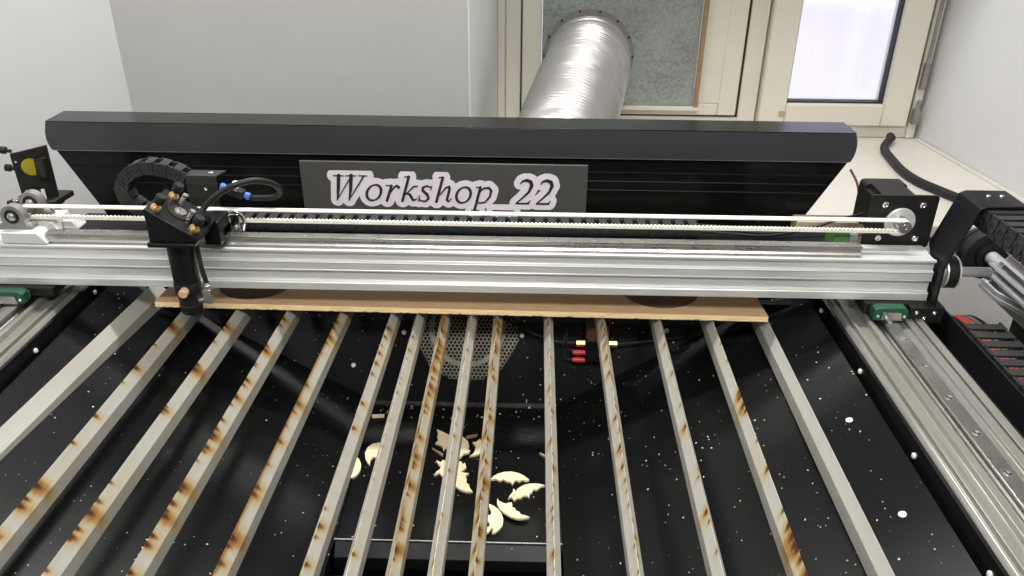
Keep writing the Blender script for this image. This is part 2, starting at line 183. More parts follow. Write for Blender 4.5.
# ------------------------------------------------------------ geometry helpers
class G:
    def __init__(s): s.b = bmesh.new()
    def box(s, x0, x1, y0, y1, z0, z1, rot=None, piv=None):
        vs = [s.b.verts.new((x, y, z)) for x in (x0, x1) for y in (y0, y1) for z in (z0, z1)]
        for f in ((0, 1, 3, 2), (4, 6, 7, 5), (0, 4, 5, 1), (2, 3, 7, 6), (0, 2, 6, 4), (1, 5, 7, 3)):
            s.b.faces.new([vs[i] for i in f])
        if rot is not None:
            p = Vector(piv) if piv else Vector(((x0+x1)/2, (y0+y1)/2, (z0+z1)/2))
            for v in vs: v.co = p + rot @ (v.co - p)
        return s
    def cyl(s, p0, p1, r0, r1=None, n=24, cap=True):
        r1 = r0 if r1 is None else r1
        p0 = Vector(p0); p1 = Vector(p1); d = (p1-p0).normalized()
        a = d.orthogonal().normalized(); c = d.cross(a)
        A = [s.b.verts.new(p0 + r0*(math.cos(2*PI*i/n)*a + math.sin(2*PI*i/n)*c)) for i in range(n)]
        B = [s.b.verts.new(p1 + r1*(math.cos(2*PI*i/n)*a + math.sin(2*PI*i/n)*c)) for i in range(n)]
        for i in range(n): s.b.faces.new((A[i], A[(i+1) % n], B[(i+1) % n], B[i]))
        if cap: s.b.faces.new(A[::-1]); s.b.faces.new(B)
        return s
    def lathe(s, p0, p1, prof, n=32, cap=True):
        """prof: list of (t, r), t in metres along p0->p1"""
        p0 = Vector(p0); d = (Vector(p1)-p0).normalized(); a = d.orthogonal().normalized(); c = d.cross(a)
        R = [[s.b.verts.new(p0 + d*t + r*(math.cos(2*PI*i/n)*a + math.sin(2*PI*i/n)*c)) for i in range(n)] for t, r in prof]
        for A, B in zip(R, R[1:]):
            for i in range(n): s.b.faces.new((A[i], A[(i+1) % n], B[(i+1) % n], B[i]))
        if cap: s.b.faces.new(R[0][::-1]); s.b.faces.new(R[-1])
        return s
    def tube(s, pts, r, n=10, smooth=6, cap=True):
        P = spline(pts, smooth) if smooth else [Vector(p) for p in pts]
        prev = None; rings = []
        for i, p in enumerate(P):
            d = (P[min(i+1, len(P)-1)] - P[max(i-1, 0)]).normalized()
            if prev is None: a = d.orthogonal().normalized()
            else: a = (prev - d*prev.dot(d)).normalized()
            prev = a; c = d.cross(a)
            rr = r(i/(len(P)-1)) if callable(r) else r
            rings.append([s.b.verts.new(p + rr*(math.cos(2*PI*k/n)*a + math.sin(2*PI*k/n)*c)) for k in range(n)])
        for A, B in zip(rings, rings[1:]):
            for i in range(n): s.b.faces.new((A[i], A[(i+1) % n], B[(i+1) % n], B[i]))
        if cap: s.b.faces.new(rings[0][::-1]); s.b.faces.new(rings[-1])
        return s
    def prism(s, poly, axis, a, b):
        """poly in the two other axes, extruded along axis from a to b"""
        def P(u, v, w):
            return {'x': (w, u, v), 'y': (u, w, v), 'z': (u, v, w)}[axis]
        A = [s.b.verts.new(P(u, v, a)) for u, v in poly]; B = [s.b.verts.new(P(u, v, b)) for u, v in poly]
        n = len(poly)
        for i in range(n): s.b.faces.new((A[i], A[(i+1) % n], B[(i+1) % n], B[i]))
        s.b.faces.new(A[::-1]); s.b.faces.new(B)
        return s
    def plate(s, poly3, thick):
        """planar polygon given in 3D, thickened against its normal"""
        P = [Vector(p) for p in poly3]
        nrm = sum(((P[i]-P[0]).cross(P[i+1]-P[0]) for i in range(1, len(P)-1)), Vector()).normalized()
        A = [s.b.verts.new(p) for p in P]; B = [s.b.verts.new(p - nrm*thick) for p in P]; n = len(P)
        for i in range(n): s.b.faces.new((A[i], B[i], B[(i+1) % n], A[(i+1) % n]))
        s.b.faces.new(A); s.b.faces.new(B[::-1])
        return s
    def build(s, name, m, parent=None, bevel=0., angle=35, loc=None, seg=2):
        bmesh.ops.recalc_face_normals(s.b, faces=s.b.faces)
        bmesh.ops.triangulate(s.b, faces=[f for f in s.b.faces if len(f.verts) > 4])
        me = bpy.data.meshes.new(name)
        off = Vector(loc) if loc is not None else Vector((0, 0, 0))
        if loc is not None:
            for v in s.b.verts: v.co -= off
        s.b.to_mesh(me); s.b.free()
        me.materials.append(MAT[m] if isinstance(m, str) else m)
        me.polygons.foreach_set('use_smooth', [True]*len(me.polygons))
        me.set_sharp_from_angle(angle=math.radians(angle))
        o = bpy.data.objects.new(name, me); COL.objects.link(o)
        if parent is not None:
            o.parent = parent
            o.location = off - wloc(parent)
        else: o.location = off
        if bevel:
            bv = o.modifiers.new('bevel', 'BEVEL'); bv.width = bevel; bv.segments = seg; bv.limit_method = 'ANGLE'; bv.angle_limit = math.radians(40)
            bv.harden_normals = False
        return o
def wloc(o):
    v = Vector((0, 0, 0))
    while o is not None: v += o.location; o = o.parent
    return v
def spline(pts, k):
    P = [Vector(p) for p in pts]; out = []
    for i in range(len(P)-1):
        a = P[max(i-1, 0)]; b = P[i]; c = P[i+1]; d = P[min(i+2, len(P)-1)]
        for j in range(k):
            t = j/k
            out.append(.5*((2*b) + (c-a)*t + (2*a-5*b+4*c-d)*t*t + (3*b-a-3*c+d)*t**3))
    out.append(P[-1]); return out
def tag(o, label, cat, group=None, kind=None):
    o['label'] = label; o['category'] = cat
    if group: o['group'] = group
    if kind: o['kind'] = kind
    return o
def thing(name, label, cat, loc, group=None):
    o = bpy.data.objects.new(name, None); COL.objects.link(o); o.location = loc; o.empty_display_size = .02
    return tag(o, label, cat, group)
def struct(o): o['kind'] = 'structure'; return o
def screw(g, p, d, r=.0035, h=.003):
    """hex socket button head at p pointing along d"""
    p = Vector(p); d = Vector(d).normalized()
    g.lathe(p, p+d, [(0, r), (h*.6, r), (h, r*.7), (h, r*.42), (h*.5, r*.38)], n=14)

# ================================================================ ROOM
g = G(); g.prism([(-1.1, 1.65), (-.121, 1.65), (-.092, 2.36), (-1.1, 2.36)], 'z', 0, 2.7)
struct(g.build('wall_back', 'wall_paint'))
g = G(); g.prism([(1.168, 1.65), (2.3, 1.65), (2.3, 2.36), (1.085, 2.36)], 'z', 0, 2.7)
struct(g.build('wall_back_right', 'reveal_paint'))
g = G(); g.box(-.121, 1.168, 1.66, 2.36, 0, .655); struct(g.build('wall_back_below_window', 'floor_grey'))
g = G(); g.box(-.10, 1.10, 1.66, 2.36, 2.2, 2.7); struct(g.build('wall_back_above_window', 'wall_paint'))
g = G(); g.box(-1.1, -.905, -2.6, 1.65, 0, 2.7)
# the left corner carries a thin ridge of plaster
struct(g.build('wall_left', 'reveal_paint'))
g = G(); g.prism([(-.905, 1.65), (-.822, 1.65), (-.829, 1.60), (-.905, 1.30)], 'z', 0, 2.7); struct(g.build('trim_1', 'reveal_paint'))
g = G(); g.box(2.2, 2.35, -2.6, 1.65, 0, 2.7); struct(g.build('wall_right', 'wall_paint'))
g = G(); g.box(-1.1, 2.35, -2.75, -2.6, 0, 2.7); struct(g.build('wall_front', 'wall_dark'))
g = G(); g.box(-1.1, 2.35, -2.75, 2.36, -.1, 0); struct(g.build('floor', 'floor_grey'))
g = G(); g.box(-1.1, 2.35, -2.75, 2.36, 2.7, 2.8); struct(g.build('ceiling', 'ceiling_paint'))
# daylight on the left reveal, painted as a thin paler overlay
g = G(); g.prism([(-.1215, 1.648), (-.1190, 1.648), (-.0895, 2.245), (-.092, 2.245)], 'z', .69, 2.2); struct(g.build('daylit_overlay', 'reveal_daylit'))
g = G(); g.box(-.1185, 1.166, 1.632, 2.30, .657, .687); struct(g.build('window_sill', 'sill_paint', bevel=.004))
# caulk strip where sill meets the right reveal
g = G(); g.prism([(1.150, 1.66), (1.167, 1.66), (1.094, 2.245), (1.084, 2.245)], 'z', .687, .692); struct(g.build('trim_3', 'sill_paint'))

# window
W = thing('window_1', None, None, (.5, 2.28, .687)); del W['label']; del W['category']; struct(W)
def frame_rect(g, x0, x1, z0, z1, w, y0, y1, wb=None):
    wb = w if wb is None else wb
    g.box(x0, x0+w, y0, y1, z0, z1); g.box(x1-w, x1, y0, y1, z0, z1)
    g.box(x0+w, x1-w, y0, y1, z0, z0+wb); g.box(x0+w, x1-w, y0, y1, z1-w, z1)
g = G()
g.box(-.089, -.066, 2.262, 2.34, .688, 2.199); g.box(-.066, -.024, 2.272, 2.34, .688, 2.199)
g.box(.587, .636, 2.268, 2.34, .688, 2.199); g.box(1.064, 1.088, 2.258, 2.34, .688, 2.199)
g.box(-.024, .587, 2.268, 2.34, .688, .738); g.box(.636, 1.064, 2.262, 2.34, .688, .722); g.box(-.024, 1.064, 2.268, 2.34, 2.14, 2.199)
g.build('window_frame', 'pvc', W, bevel=.003)
g = G(); g.box(-.0245, -.020, 2.274, 2.30, .738, 2.14); g.box(.5795, .5875, 2.274, 2.30, .738, 2.14); g.box(-.024, .587, 2.274, 2.30, .7375, .744)
g.box(1.055, 1.0645, 2.268, 2.30, .722, 2.14)
g.build('gap_seal', 'gasket', W)
g = G(); frame_rect(g, -.0195, .579, .7445, 2.13, .052, 2.262, 2.32, .033); g.box(.466, .530, 2.2622, 2.3198, .7775, 2.078); g.build('left_casement', 'pvc', W, bevel=.003)
g = G(); frame_rect(g, .640, 1.0545, .724, 2.13, .0735, 2.246, 2.32, .060); g.build('right_casement', 'pvc', W, bevel=.004)
g = G(); frame_rect(g, .7135, .981, .784, 2.0565, .0042, 2.262, 2.29); g.build('glazing_seal', 'gasket', W)
g = G(); g.box(.7177, .9768, 2.272, 2.276, .788, 2.0523); g.build('glass_pane', 'window_glass', W)
g = G()
g.box(1.062, 1.078, 2.232, 2.25, .735, .775); g.cyl((1.07, 2.238, .775), (1.07, 2.238, .80), .006); g.box(1.064, 1.076, 2.236, 2.25, .83, .90)
g.cyl((1.069, 2.24, .90), (1.069, 2.24, 1.5), .005)
g.build('hinge', 'cast_grey', W, bevel=.002)
g = G(); g.box(.694, .713, 2.2445, 2.246, .748, .764); g.build('tape_patch', 'cardboard', W)
# galvanised sheet in the left casement
t = thing('galvanised_sheet', 'speckled galvanised sheet metal panel closing the left window casement', 'metal sheet', (.22, 2.25, .775))
g = G(); g.box(.0335, .455, 2.252, 2.262, .7725, 1.98); g.build('sheet', 'galvanised', t, bevel=.001)
g = G(); g.box(.0335, .455, 2.2505, 2.2525, .893, .8945); g.build('crease', 'galvanised', t)
g = G(); g.plate([(.4555, 2.250, .775), (.4665, 2.250, .775), (.4735, 2.250, 1.98), (.4555, 2.250, 1.98)], -.012); g.build('wooden_edge_strip', 'bracket_wood', t)
g = G(); g.box(.0325, .470, 2.236, 2.262, .764, .7722); g.build('lower_lip', 'pvc', t)

# flexible duct
t = thing('exhaust_duct', 'silver corrugated flexible exhaust duct rising from the black hood to the window', 'duct', (.12, 1.9, .69))
PD = spline([(.1585, 2.250, .905), (.150, 2.14, .900), (.129, 2.02, .883), (.0956, 1.84, .850), (.065, 1.66, .810), (.050, 1.45, .80), (.050, 1.3, .88)], 60)
g = G(); n = 44; rings = []; prev = Vector((1, 0, 0))
L = 0; last = PD[0]
for i, p in enumerate(PD):
    L += (p-last).length; last = p
    d = (PD[min(i+1, len(PD)-1)]-PD[max(i-1, 0)]).normalized()
    a = (prev - d*prev.dot(d)).normalized(); prev = a; c = d.cross(a)
    rr = .1080 + .0032*math.sin(2*PI*L/.0125)
    rings.append([g.b.verts.new(p + rr*(math.cos(2*PI*k/n)*a + math.sin(2*PI*k/n)*c)) for k in range(n)])
for A, B in zip(rings, rings[1:]):
    for i in range(n): g.b.faces.new((A[i], A[(i+1) % n], B[(i+1) % n], B[i]))
g.build('corrugated_hose', 'duct_metal', t, angle=60)
g = G(); d = (PD[0]-PD[3]).normalized()
g.lathe((.1585, 2.2515, .905), (.1585, 2.2, .905), [(0, .1235), (.003, .1235), (.003, .115), (.024, .1145), (.024, .108), (0, .108)], n=48, cap=False)
g.build('collar', 'cast_grey', t)
for i in range(14):
    a = 2*PI*i/14; g = G()
    g.lathe((.1585+.119*math.cos(a), 2.2484, .905+.119*math.sin(a)), (.1585+.119*math.cos(a), 2.2, .905+.119*math.sin(a)), [(0, .0032), (.003, .0028), (.004, .001)], n=8); g.build('collar_rivet', 'gasket', t)

# outside
g = G(); g.box(-14, 22, 3.2, 40, -8.2, -8); struct(g.build('ground', 'snow'))
t = thing('neighbouring_building', 'pale pinkish apartment block seen bright through the window glass', 'building', (6, 11, -8))
g = G(); g.box(-6, 18, 11, 17, -8, 8); g.build('wall', 'facade', t)
g = G(); g.box(-6, 18, 10.8, 11, -2.35, -2.15); g.box(-6, 18, 10.8, 11, -.2, 0); g.build('cornice', 'facade_white', t)
for iz, z in enumerate((-4.25, -1.45, 1.2)):
    for ix in range(8):
        x = .62 + ix*1.75
        fg = G(); frame_rect(fg, x, x+.95, z, z+1.3, .10, 10.86, 11.0); fg.box(x+.43, x+.52, 10.88, 10.99, z+.1, z+1.2); f = fg.build('window', 'facade_white', t)
        pg = G(); pg.box(x+.10, x+.85, 10.95, 10.99, z+.10, z+1.2); pg.build('pane', 'facade_glass', f)

# ================================================================ MACHINE BODY
t = thing('machine_cabinet', 'black steel cabinet of the laser cutter around and below the cutting bed', 'cabinet', (-.09, .75, 0))
g = G()
g.box(-.80, .50, 1.04, 1.36, .08, .80)        # rear body
g.box(-.80, -.70, .20, 1.04, .08, .80); g.box(.50, .56, .20, 1.04, .08, .70)
g.box(-.70, .50, .20, .26, .08, .80)
g.build('shell', 'black_satin', t, bevel=.004)
g = G()
for x in (-.74, .50):
    for y in (.26, 1.28): g.cyl((x, y, 0), (x, y, .081), .03)
g.build('feet', 'black_rubber', t)
g = G(); g.box(-.70, -.590, .262, 1.035, .78, .8195); g.box(.398, .498, .262, 1.035, .78, .8195); g.build('rail_support', 'black_satin', t)
g = G(); g.box(-.585, .395, 1.0405, 1.06, .80, .868); g.build('rear_crossbar', 'black_satin', t)
# black flanges along the inner faces of both rails
for sx, x0, x1 in ((-1, -.5885, -.5845), (1, .3925, .3965)):
    g = G(); g.box(x0, x1, .27, 1.035, .822, .8645); f = g.build('side_flange', 'black_paint', t)
    xi = x1 if sx < 0 else x0
    for y in ([.805, .653, .500, .95] if sx > 0 else [.815, .9638, .66, .50]):
        g = G(); g.lathe((xi, y, .850), (xi-sx, y, .850), [(-.001, .0034), (.0014, .0032), (.0024, .002), (.0024, .0010)], n=12); g.build('flange_screw', 'rivet', f)
# grey deck of the drive compartment on the right
t = thing('side_deck', 'flat grey metal deck beside the machine under the black pulley', 'deck panel', (.9, 1.0, .66))
g = G(); g.box(.565, 1.14, .30, 1.60, .640, .665); g.build('top_plate', 'deck_grey', t, bevel=.003)
g = G(); g.box(.565, .60, .32, 1.58, 0, .640); g.box(1.105, 1.14, .32, 1.58, 0, .640); g.build('side_panels', 'deck_grey', t)

# hopper tray
t = thing('hopper_tray', 'glossy black funnel-shaped sheet metal tray under the bed slats', 'tray', (-.09, .8, .66))
XL, XR, ZR = -.579, .3875, .846
xl, xr, y0, y1, z0 = -.2085, .0465, .668, .935, .700
YB, YF = 1.0265, .29
def quad(name, pts, th=.0015):
    g = G(); g.plate(pts, th); return g.build(name, 'tray_black', t)
quad('left_slope', [(XL, YF, ZR), (xl, YF, z0), (xl, y1, z0), (XL, YB, ZR)])
quad('right_slope', [(xr, YF, z0), (XR, YF, ZR), (XR, YB, ZR), (xr, y1, z0)])
quad('back_slope', [(xl, y1, z0), (xr, y1, z0), (XR, YB, ZR), (XL, YB, ZR)])
quad('front_panel', [(XL, YF, ZR), (XR, YF, ZR), (xr, YF+.001, z0), (xl, YF+.001, z0)])
quad('trough_floor', [(xl, y0-.020, z0-.03), (xl, YF, z0-.03), (xr, YF, z0-.03), (xr, y0-.020, z0-.03)])
quad('trough_side', [(xl, YF, z0), (xl, YF, z0-.03), (xl, y0-.020, z0-.03), (xl, y0-.020, z0)])
quad('trough_side', [(xr, YF, z0), (xr, y0-.020, z0), (xr, y0-.020, z0-.03), (xr, YF, z0-.03)])
def onback(x, z):
    y = y1 + (z-z0)*(YB-y1)/(ZR-z0); return Vector((x, y, z))
nb = Vector((0, -(ZR-z0), YB-y1)).normalized()
for x, y in [(.3673, .7443), (.368, .5989)]:
    x = .358; z = z0 + (x-xr)/(XR-xr)*(ZR-z0); nv = Vector((-(ZR-z0), 0, XR-xr)).normalized()
    g = G(); g.lathe(Vector((x, y-.012, z)), Vector((x, y-.012, z))+nv, [(-.001, .0040), (.001, .0038), (.0018, .0026), (.0018, .001)], n=14); g.build('rivet', 'rivet', t)
for x, z in [(-.170, .782), (-.0034, .781), (.1998, .79), (.30, .80), (-.33, .79), (-.24, .742)]:
    p = onback(x, z); g = G(); g.lathe(p, p+nb, [(-.001, .0036), (.0012, .0033), (.0022, .002), (.0022, .001)], n=12); g.build('rivet', 'rivet', t)
# drawer
t = thing('waste_drawer', 'flat black waste drawer at the bottom of the funnel tray, holding plywood offcuts', 'drawer', (-.08, .8, .68))
y0 = .690
g = G(); g.box(xl-.0, xr+.0, y0-.018, y1+.0, .690, .6975); g.build('floor_panel', 'tray_black', t)
g = G(); g.box(xl, xr, y0-.0195, y0-.018, .675, .7015); g.build('front_rim', 'steel', t)
g = G(); g.box(xl, xr, y1-.001, y1+.0003, .690, .7012); g.build('rear_rim', 'steel', t)
g = G(); g.prism([(y0-.020, .7000), (y0-.034, .688), (y0-.034, .672), (y0-.020, .672)], 'x', xl+.001, xr-.001); g.build('front_lip', 'black_satin', t, bevel=.001)

# perforated vent disc on the back slope
vc = onback(-.0805, .788); e1 = Vector((1, 0, 0)); e2 = Vector((0, YB-y1, ZR-z0)).normalized()
t = thing('vent_grille', 'round perforated honeycomb metal grille on the rear slope of the tray', 'grille', vc)
g = G(); R = .0755; cell = .0056; rin = cell*.45; off = nb*.004
verts = {}
def V(u, v, lay):
    k = (round(u, 6), round(v, 6), lay)
    if k not in verts: verts[k] = g.b.verts.new(vc + e1*u + e2*v + nb*(.0035 if lay else .0023))
    return verts[k]
ro = cell/math.sqrt(3)
for i in range(-18, 19):
    for j in range(-20, 21):
        cx = (i + (.5 if j % 2 else 0))*cell; cy = j*cell*math.sqrt(3)/2
        if math.hypot(cx, cy) > R-cell*.5: continue
        for k in range(6):
            a0 = PI/6 + k*PI/3; a1 = a0+PI/3
            o0 = (cx+ro*math.cos(a0), cy+ro*math.sin(a0)); o1 = (cx+ro*math.cos(a1), cy+ro*math.sin(a1))
            i0 = (cx+rin*math.cos(a0), cy+rin*math.sin(a0)); i1 = (cx+rin*math.cos(a1), cy+rin*math.sin(a1))
            g.b.faces.new((V(*o0, 1), V(*o1, 1), V(*i1, 1), V(*i0, 1)))
            g.b.faces.new((V(*i0, 1), V(*i1, 1), V(*i1, 0), V(*i0, 0)))
g.build('perforated_plate', 'mesh_metal', t, angle=20)
g = G(); g.lathe(vc+nb*.001, vc+nb, [(.0, .054), (.0014, .054), (.0014, .047), (0, .047)], n=40, cap=False); g.build('inner_ring', 'mesh_metal', t)
g = G(); g.lathe(vc+nb*.0006, vc+nb, [(0, .0735), (.0004, .0735)], n=40); g.build('dark_opening', 'dark_inside', t)

# solenoid valve on rear slope with red terminals
p = onback(.096, .783)
t = thing('air_valve', 'small air valve with red spade terminals and brass fittings behind the slats', 'valve', p)
g = G(); g.box(p.x-.012, p.x+.020, p.y-.034, p.y-.008, p.z-.024, p.z+.012); g.build('body', 'black_plate', t, bevel=.002)
g = G(); g.lathe((p.x+.004, p.y-.020, p.z+.012), (p.x+.004, p.y-.020, p.z+1), [(0, .017), (.022, .017), (.024, .012)], n=24); g.build('coil', 'brown_wire', t)
for a_, b_ in ((-.012, -.024), (.020, .032)):
    g = G(); g.cyl((p.x+a_, p.y-.022, p.z), (p.x+b_, p.y-.022, p.z), .005, n=6); g.build('fitting', 'brass', t)
for dz in (-.010, -.022):
    g = G(); g.lathe((p.x-.011, p.y-.030, p.z+dz), (p.x-1, p.y-.030, p.z+dz), [(0, .0035), (.012, .0042), (.018, .003)], n=12); g.build('red_terminal', 'red_plastic', t)
g = G(); g.tube([(p.x-.027, p.y-.024, p.z-.010), (p.x-.036, p.y-.025, p.z-.008), (p.x-.038, p.y-.022, p.z+.006), (p.x-.034, p.y-.012, p.z+.02)], .0012); g.build('wire', 'black_rubber', t)
g = G(); g.tube([(p.x-.029, p.y-.03, p.z-.022), (p.x-.041, p.y-.03, p.z-.018), (p.x-.042, p.y-.025, p.z), (p.x-.038, p.y-.012, p.z+.02)], .0012); g.build('wire', 'black_rubber', t)
g = G(); g.tube([(p.x-.026, p.y-.022, p.z), (p.x-.06, p.y-.020, p.z+.003), (p.x-.10, p.y-.010, p.z+.016), (p.x-.13, p.y-.0, p.z+.028)], .0018); g.build('hose', 'black_rubber', t)
g = G(); g.tube([(p.x+.034, p.y-.022, p.z), (p.x+.07, p.y-.018, p.z+.002), (p.x+.13, p.y-.006, p.z+.004)], .0014); g.build('hose', 'black_rubber', t)

# ================================================================ SLATS
SL_LABELS = [
 'plain clean aluminium bed slat at the far left with no scorch marks, widest of all',
 'aluminium bed slat with few orange burns, second from the left edge',
 'aluminium bed slat with paired dark burn spots, third from left',
 'aluminium bed slat with many burn spots along its left ridge, fourth from left',
 'aluminium bed slat with rust-orange ridge and large dark burns, fifth from left',
 'aluminium bed slat streaked brown, sixth from left, just left of the round grille',
 'greyish aluminium bed slat with light staining, crossing the left edge of the round grille',
 'heavily browned bed slat crossing the round grille, eighth from left',
 'pale grey bed slat over the centre of the round grille, mostly unburnt',
 'heavily scorched bed slat crossing the right part of the round grille',
 'upright-looking central bed slat with brown streaks, right of the plywood offcuts',
 'bed slat with brown streaks running over the air valve with red terminals',
 'pale bed slat with faint yellow burns, third from the right',
 'bed slat with one large yellow-brown scorch near its front end, second from right',
 'plain clean aluminium bed slat at the far right with no scorch marks']
DENS = {5: .45, 6: .22, 7: .85, 8: .16, 9: .75, 10: .40, 11: .45}
HW = [.0100] + [.0060]*13 + [.0062]
for i, (xb, xf) in enumerate(SLATS):
    hw = HW[i]; h1 = .013 if i else .016; h2 = .015 if i else .022
    if i == 14: h1 = .014; h2 = .017
    ya, yb_ = .384, (.984 if i else 1.004)
    prof = [(-hw, -h1-h2), (-hw, -h1-h2*.5), (-hw, -h1), (-hw*.66, -h1*.68), (-hw*.33, -h1*.35), (-.00015, 0), (.00015, 0), (hw*.33, -h1*.35), (hw*.66, -h1*.68), (hw, -h1), (hw, -h1-h2*.5), (hw, -h1-h2)]
    ns = 300 if i not in (0, 14) else 60
    marks = list(MARKS.get(i, []))
    rnd = random.Random(100+i)
    if i in DENS:
        y = .42
        while y < .95:
            y += rnd.uniform(.004, .020)/(.4+DENS[i]); marks.append((y, rnd.uniform(.6, 2.2)*(0.55+DENS[i])))
    marks = [(y, s, rnd.uniform(-.6, .6), rnd.choice((-1, 1)) if 4 < i < 13 else 0) for y, s in marks]
    cx0 = (xb+xf)/2
    verts, faces, burn = [], [], []
    np_ = len(prof)
    for k in range(ns+1):
        y = ya + (yb_-ya)*k/ns; xc = xf + (xb-xf)*(y-.38)/(.985-.38)
        near = [mk for mk in marks if abs(mk[0]-y) < .03]
        for q, (dx, dz) in enumerate(prof):
            verts.append((xc+dx-cx0, y-.68, .85+dz-.85))
            dd = -dz  # depth below ridge
            b = 0
            for my, s, sl, side in near:
                L_ = .0075*s**.7; w = .0011+.0013*s
                yy = y - my - dx*(1.0+.5*sl)*(1 if i > 4 else .5) - dd*.15
                core = math.exp(-(yy/w)**2)*max(0, 1-dd/L_)
                halo = .50*min(1.2, s*.42)*math.exp(-(yy/(w*2.6))**2)*max(0, 1-dd/(L_*2.6))
                if side and dx*side < 0: core *= .08; halo *= .3
                b = max(b, min(1.15, .62+.32*s)*core, halo*1.2)
            if i == 4: b = max(b, .62*max(0, 1-dd/.0022))
            if i in (7, 9): b = max(b, (.56 if i == 7 else .36)*max(0, 1-dd/.016)*(.65+.35*math.sin(y*70+i)))
            if i == 7: b = max(b, .16)
            if i in (1, 2, 3, 13): b = max(b, .14*max(0, math.sin(y*31+i))*(dd > .002))
            burn.append(min(1, b))
        if k:
            a = (k-1)*np_; c = k*np_
            for q in range(np_-1): faces.append((a+q, c+q, c+q+1, a+q+1))
            faces.append((a+np_-1, c+np_-1, c, a))
    faces.append(tuple(range(np_))); faces.append(tuple(ns*np_+q for q in range(np_))[::-1])
    me = bpy.data.meshes.new('bed_slat'); me.from_pydata(verts, [], faces); me.materials.append(MAT['slat_aluminium'])
    at = me.attributes.new('burn', 'FLOAT', 'POINT'); at.data.foreach_set('value', burn)
    bm = bmesh.new(); bm.from_mesh(me); bmesh.ops.recalc_face_normals(bm, faces=bm.faces); bm.to_mesh(me); bm.free()
    me.polygons.foreach_set('use_smooth', [True]*len(me.polygons)); me.set_sharp_from_angle(angle=math.radians(18))
    o = bpy.data.objects.new('bed_slat', me); COL.objects.link(o); o.location = (cx0, .68, .85)
    tag(o, SL_LABELS[i], 'slat', 'bed slats')
t = tag(G().box(-.503, .384, .9865, 1.000, .812, .838).build('slat_support_bar', 'black_satin', bevel=.001), 'black cross bar holding the far ends of the bed slats', 'bar')
t = tag(G().box(-.575, .384, .366, .383, .800, .838).build('slat_support_bar', 'black_satin', bevel=.001), 'black cross bar holding the near ends of the bed slats', 'bar')

# ================================================================ PLYWOOD
t = thing('plywood_sheet', 'plywood strip lying across the far ends of the slats under the gantry', 'plywood sheet', (-.087, .95, .851))
g = G(); zt = .8588; zb = .8508
g.plate([(-.4848, .9246, zt), (.3125, .9152, zt), (.3085, .988, zt), (-.481, .998, zt)], zt-zb)
me_o = g.build('board', 'ply_top', t)
me_o.data.materials.append(MAT['ply_edge'])
for pl in me_o.data.polygons:
    if abs(pl.normal.z) < .5: pl.material_index = 1
rr = random.Random(5); edge = []
x = -.484
while x < .312:
    edge.append((x, .0006+.0016*max(0, rr.random()-.75)/.35)); x += .004
g = G(); P_ = [(x, h) for x, h in edge]
for (xa, ha), (xb_, hb) in zip(P_, P_[1:]):
    ya_ = .9246-(xa+.4848)*.0118-.0003; yb2 = .9246-(xb_+.4848)*.0118-.0003
    g.b.faces.new([g.b.verts.new(v) for v in ((xa, ya_, zb), (xb_, yb2, zb), (xb_, yb2, zb+hb), (xa, ya_, zb+ha))])
bmesh.ops.remove_doubles(g.b, verts=g.b.verts, dist=1e-6)
g.build('charred_edge', 'dark_brown', t)
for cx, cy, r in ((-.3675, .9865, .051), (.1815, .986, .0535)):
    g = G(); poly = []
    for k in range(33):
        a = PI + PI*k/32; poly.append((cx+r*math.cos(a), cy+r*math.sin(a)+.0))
    g.plate([(x, y, zt+.0006) for x, y in poly], .0005); g.build('dark_disc', 'dark_brown', t)  # flat dark brown half disc laid on the board top

# offcuts
SC = [('a', 'plywood_offcut', 'scallop-edged plywood offcut farthest back in the drawer cluster', 0),
 ('b', 'plywood_offcut', 'small jagged plywood offcut between the far offcut and the crescent', .003),
 ('c', 'plywood_offcut', 'large crescent plywood offcut with spiky inner edge, partly under the pale slat', .0),
 ('d', 'plywood_offcut', 'star-pointed plywood offcut at the left of the drawer cluster', 0),
 ('e', 'plywood_offcut', 'plywood offcut mostly hidden under the scorched slat, left of centre', 0),
 ('f', 'plywood_offcut', 'dome-shaped plywood offcut lying alone with its scalloped side forward', 0),
 ('g', 'plywood_offcut', 'wing-shaped plywood offcut nearest the central slat', 0),
 ('h', 'plywood_offcut', 'tiny slim plywood sliver beside the wing-shaped offcut', .0),
 ('i', 'plywood_offcut', 'bat-wing plywood offcut pointing right in the front group', .0032),
 ('j', 'plywood_offcut', 'crescent plywood offcut curved to the right in the front group', 0),
 ('k', 'plywood_offcut', 'jagged plywood offcut nearest the drawer front beside the scorched slat', .003),
 ('l', 'plywood_offcut', 'moon-shaped plywood offcut under the greyish slat at the left', 0),
 ('m', 'plywood_offcut', 'round plywood offcut peeking out from under the sixth slat', 0),
 ('n', 'plywood_offcut', 'small pointed plywood offcut below the round one at the left', 0),
 ('s1', 'wooden_sliver', 'thin brown wood sliver left of the pale slat', .0),
 ('s2', 'wooden_sliver', 'thin brown wood sliver behind the offcut cluster', 0),
 ('s3', 'wooden_sliver', 'thin brown wood sliver against the central slat', 0),
 ('s4', 'wooden_sliver', 'short pale chip near the rear edge of the drawer', 0)]
for k, nm, lb, dz in SC:
    P = SCRAPS[k]; cx = sum(p[0] for p in P)/len(P); cy = sum(p[1] for p in P)/len(P)
    z = .6978+dz
    g = G(); g.prism(P, 'z', z, z+.003)
    o = g.build(nm, 'scrap_brown' if k in ('s1', 's2', 's3') else 'scrap_wood', loc=(cx, cy, z))
    o.data.materials.append(MAT['dark_brown'])
    tag(o, lb, 'wood scrap', 'plywood offcuts in the drawer' if nm == 'plywood_offcut' else 'wood slivers in the drawer')
    if k in 'bcdfgij' and k in ('c', 'f', 'g', 'i', 'j', 'a'):
        for pl in o.data.polygons:
            pl.material_index = 0
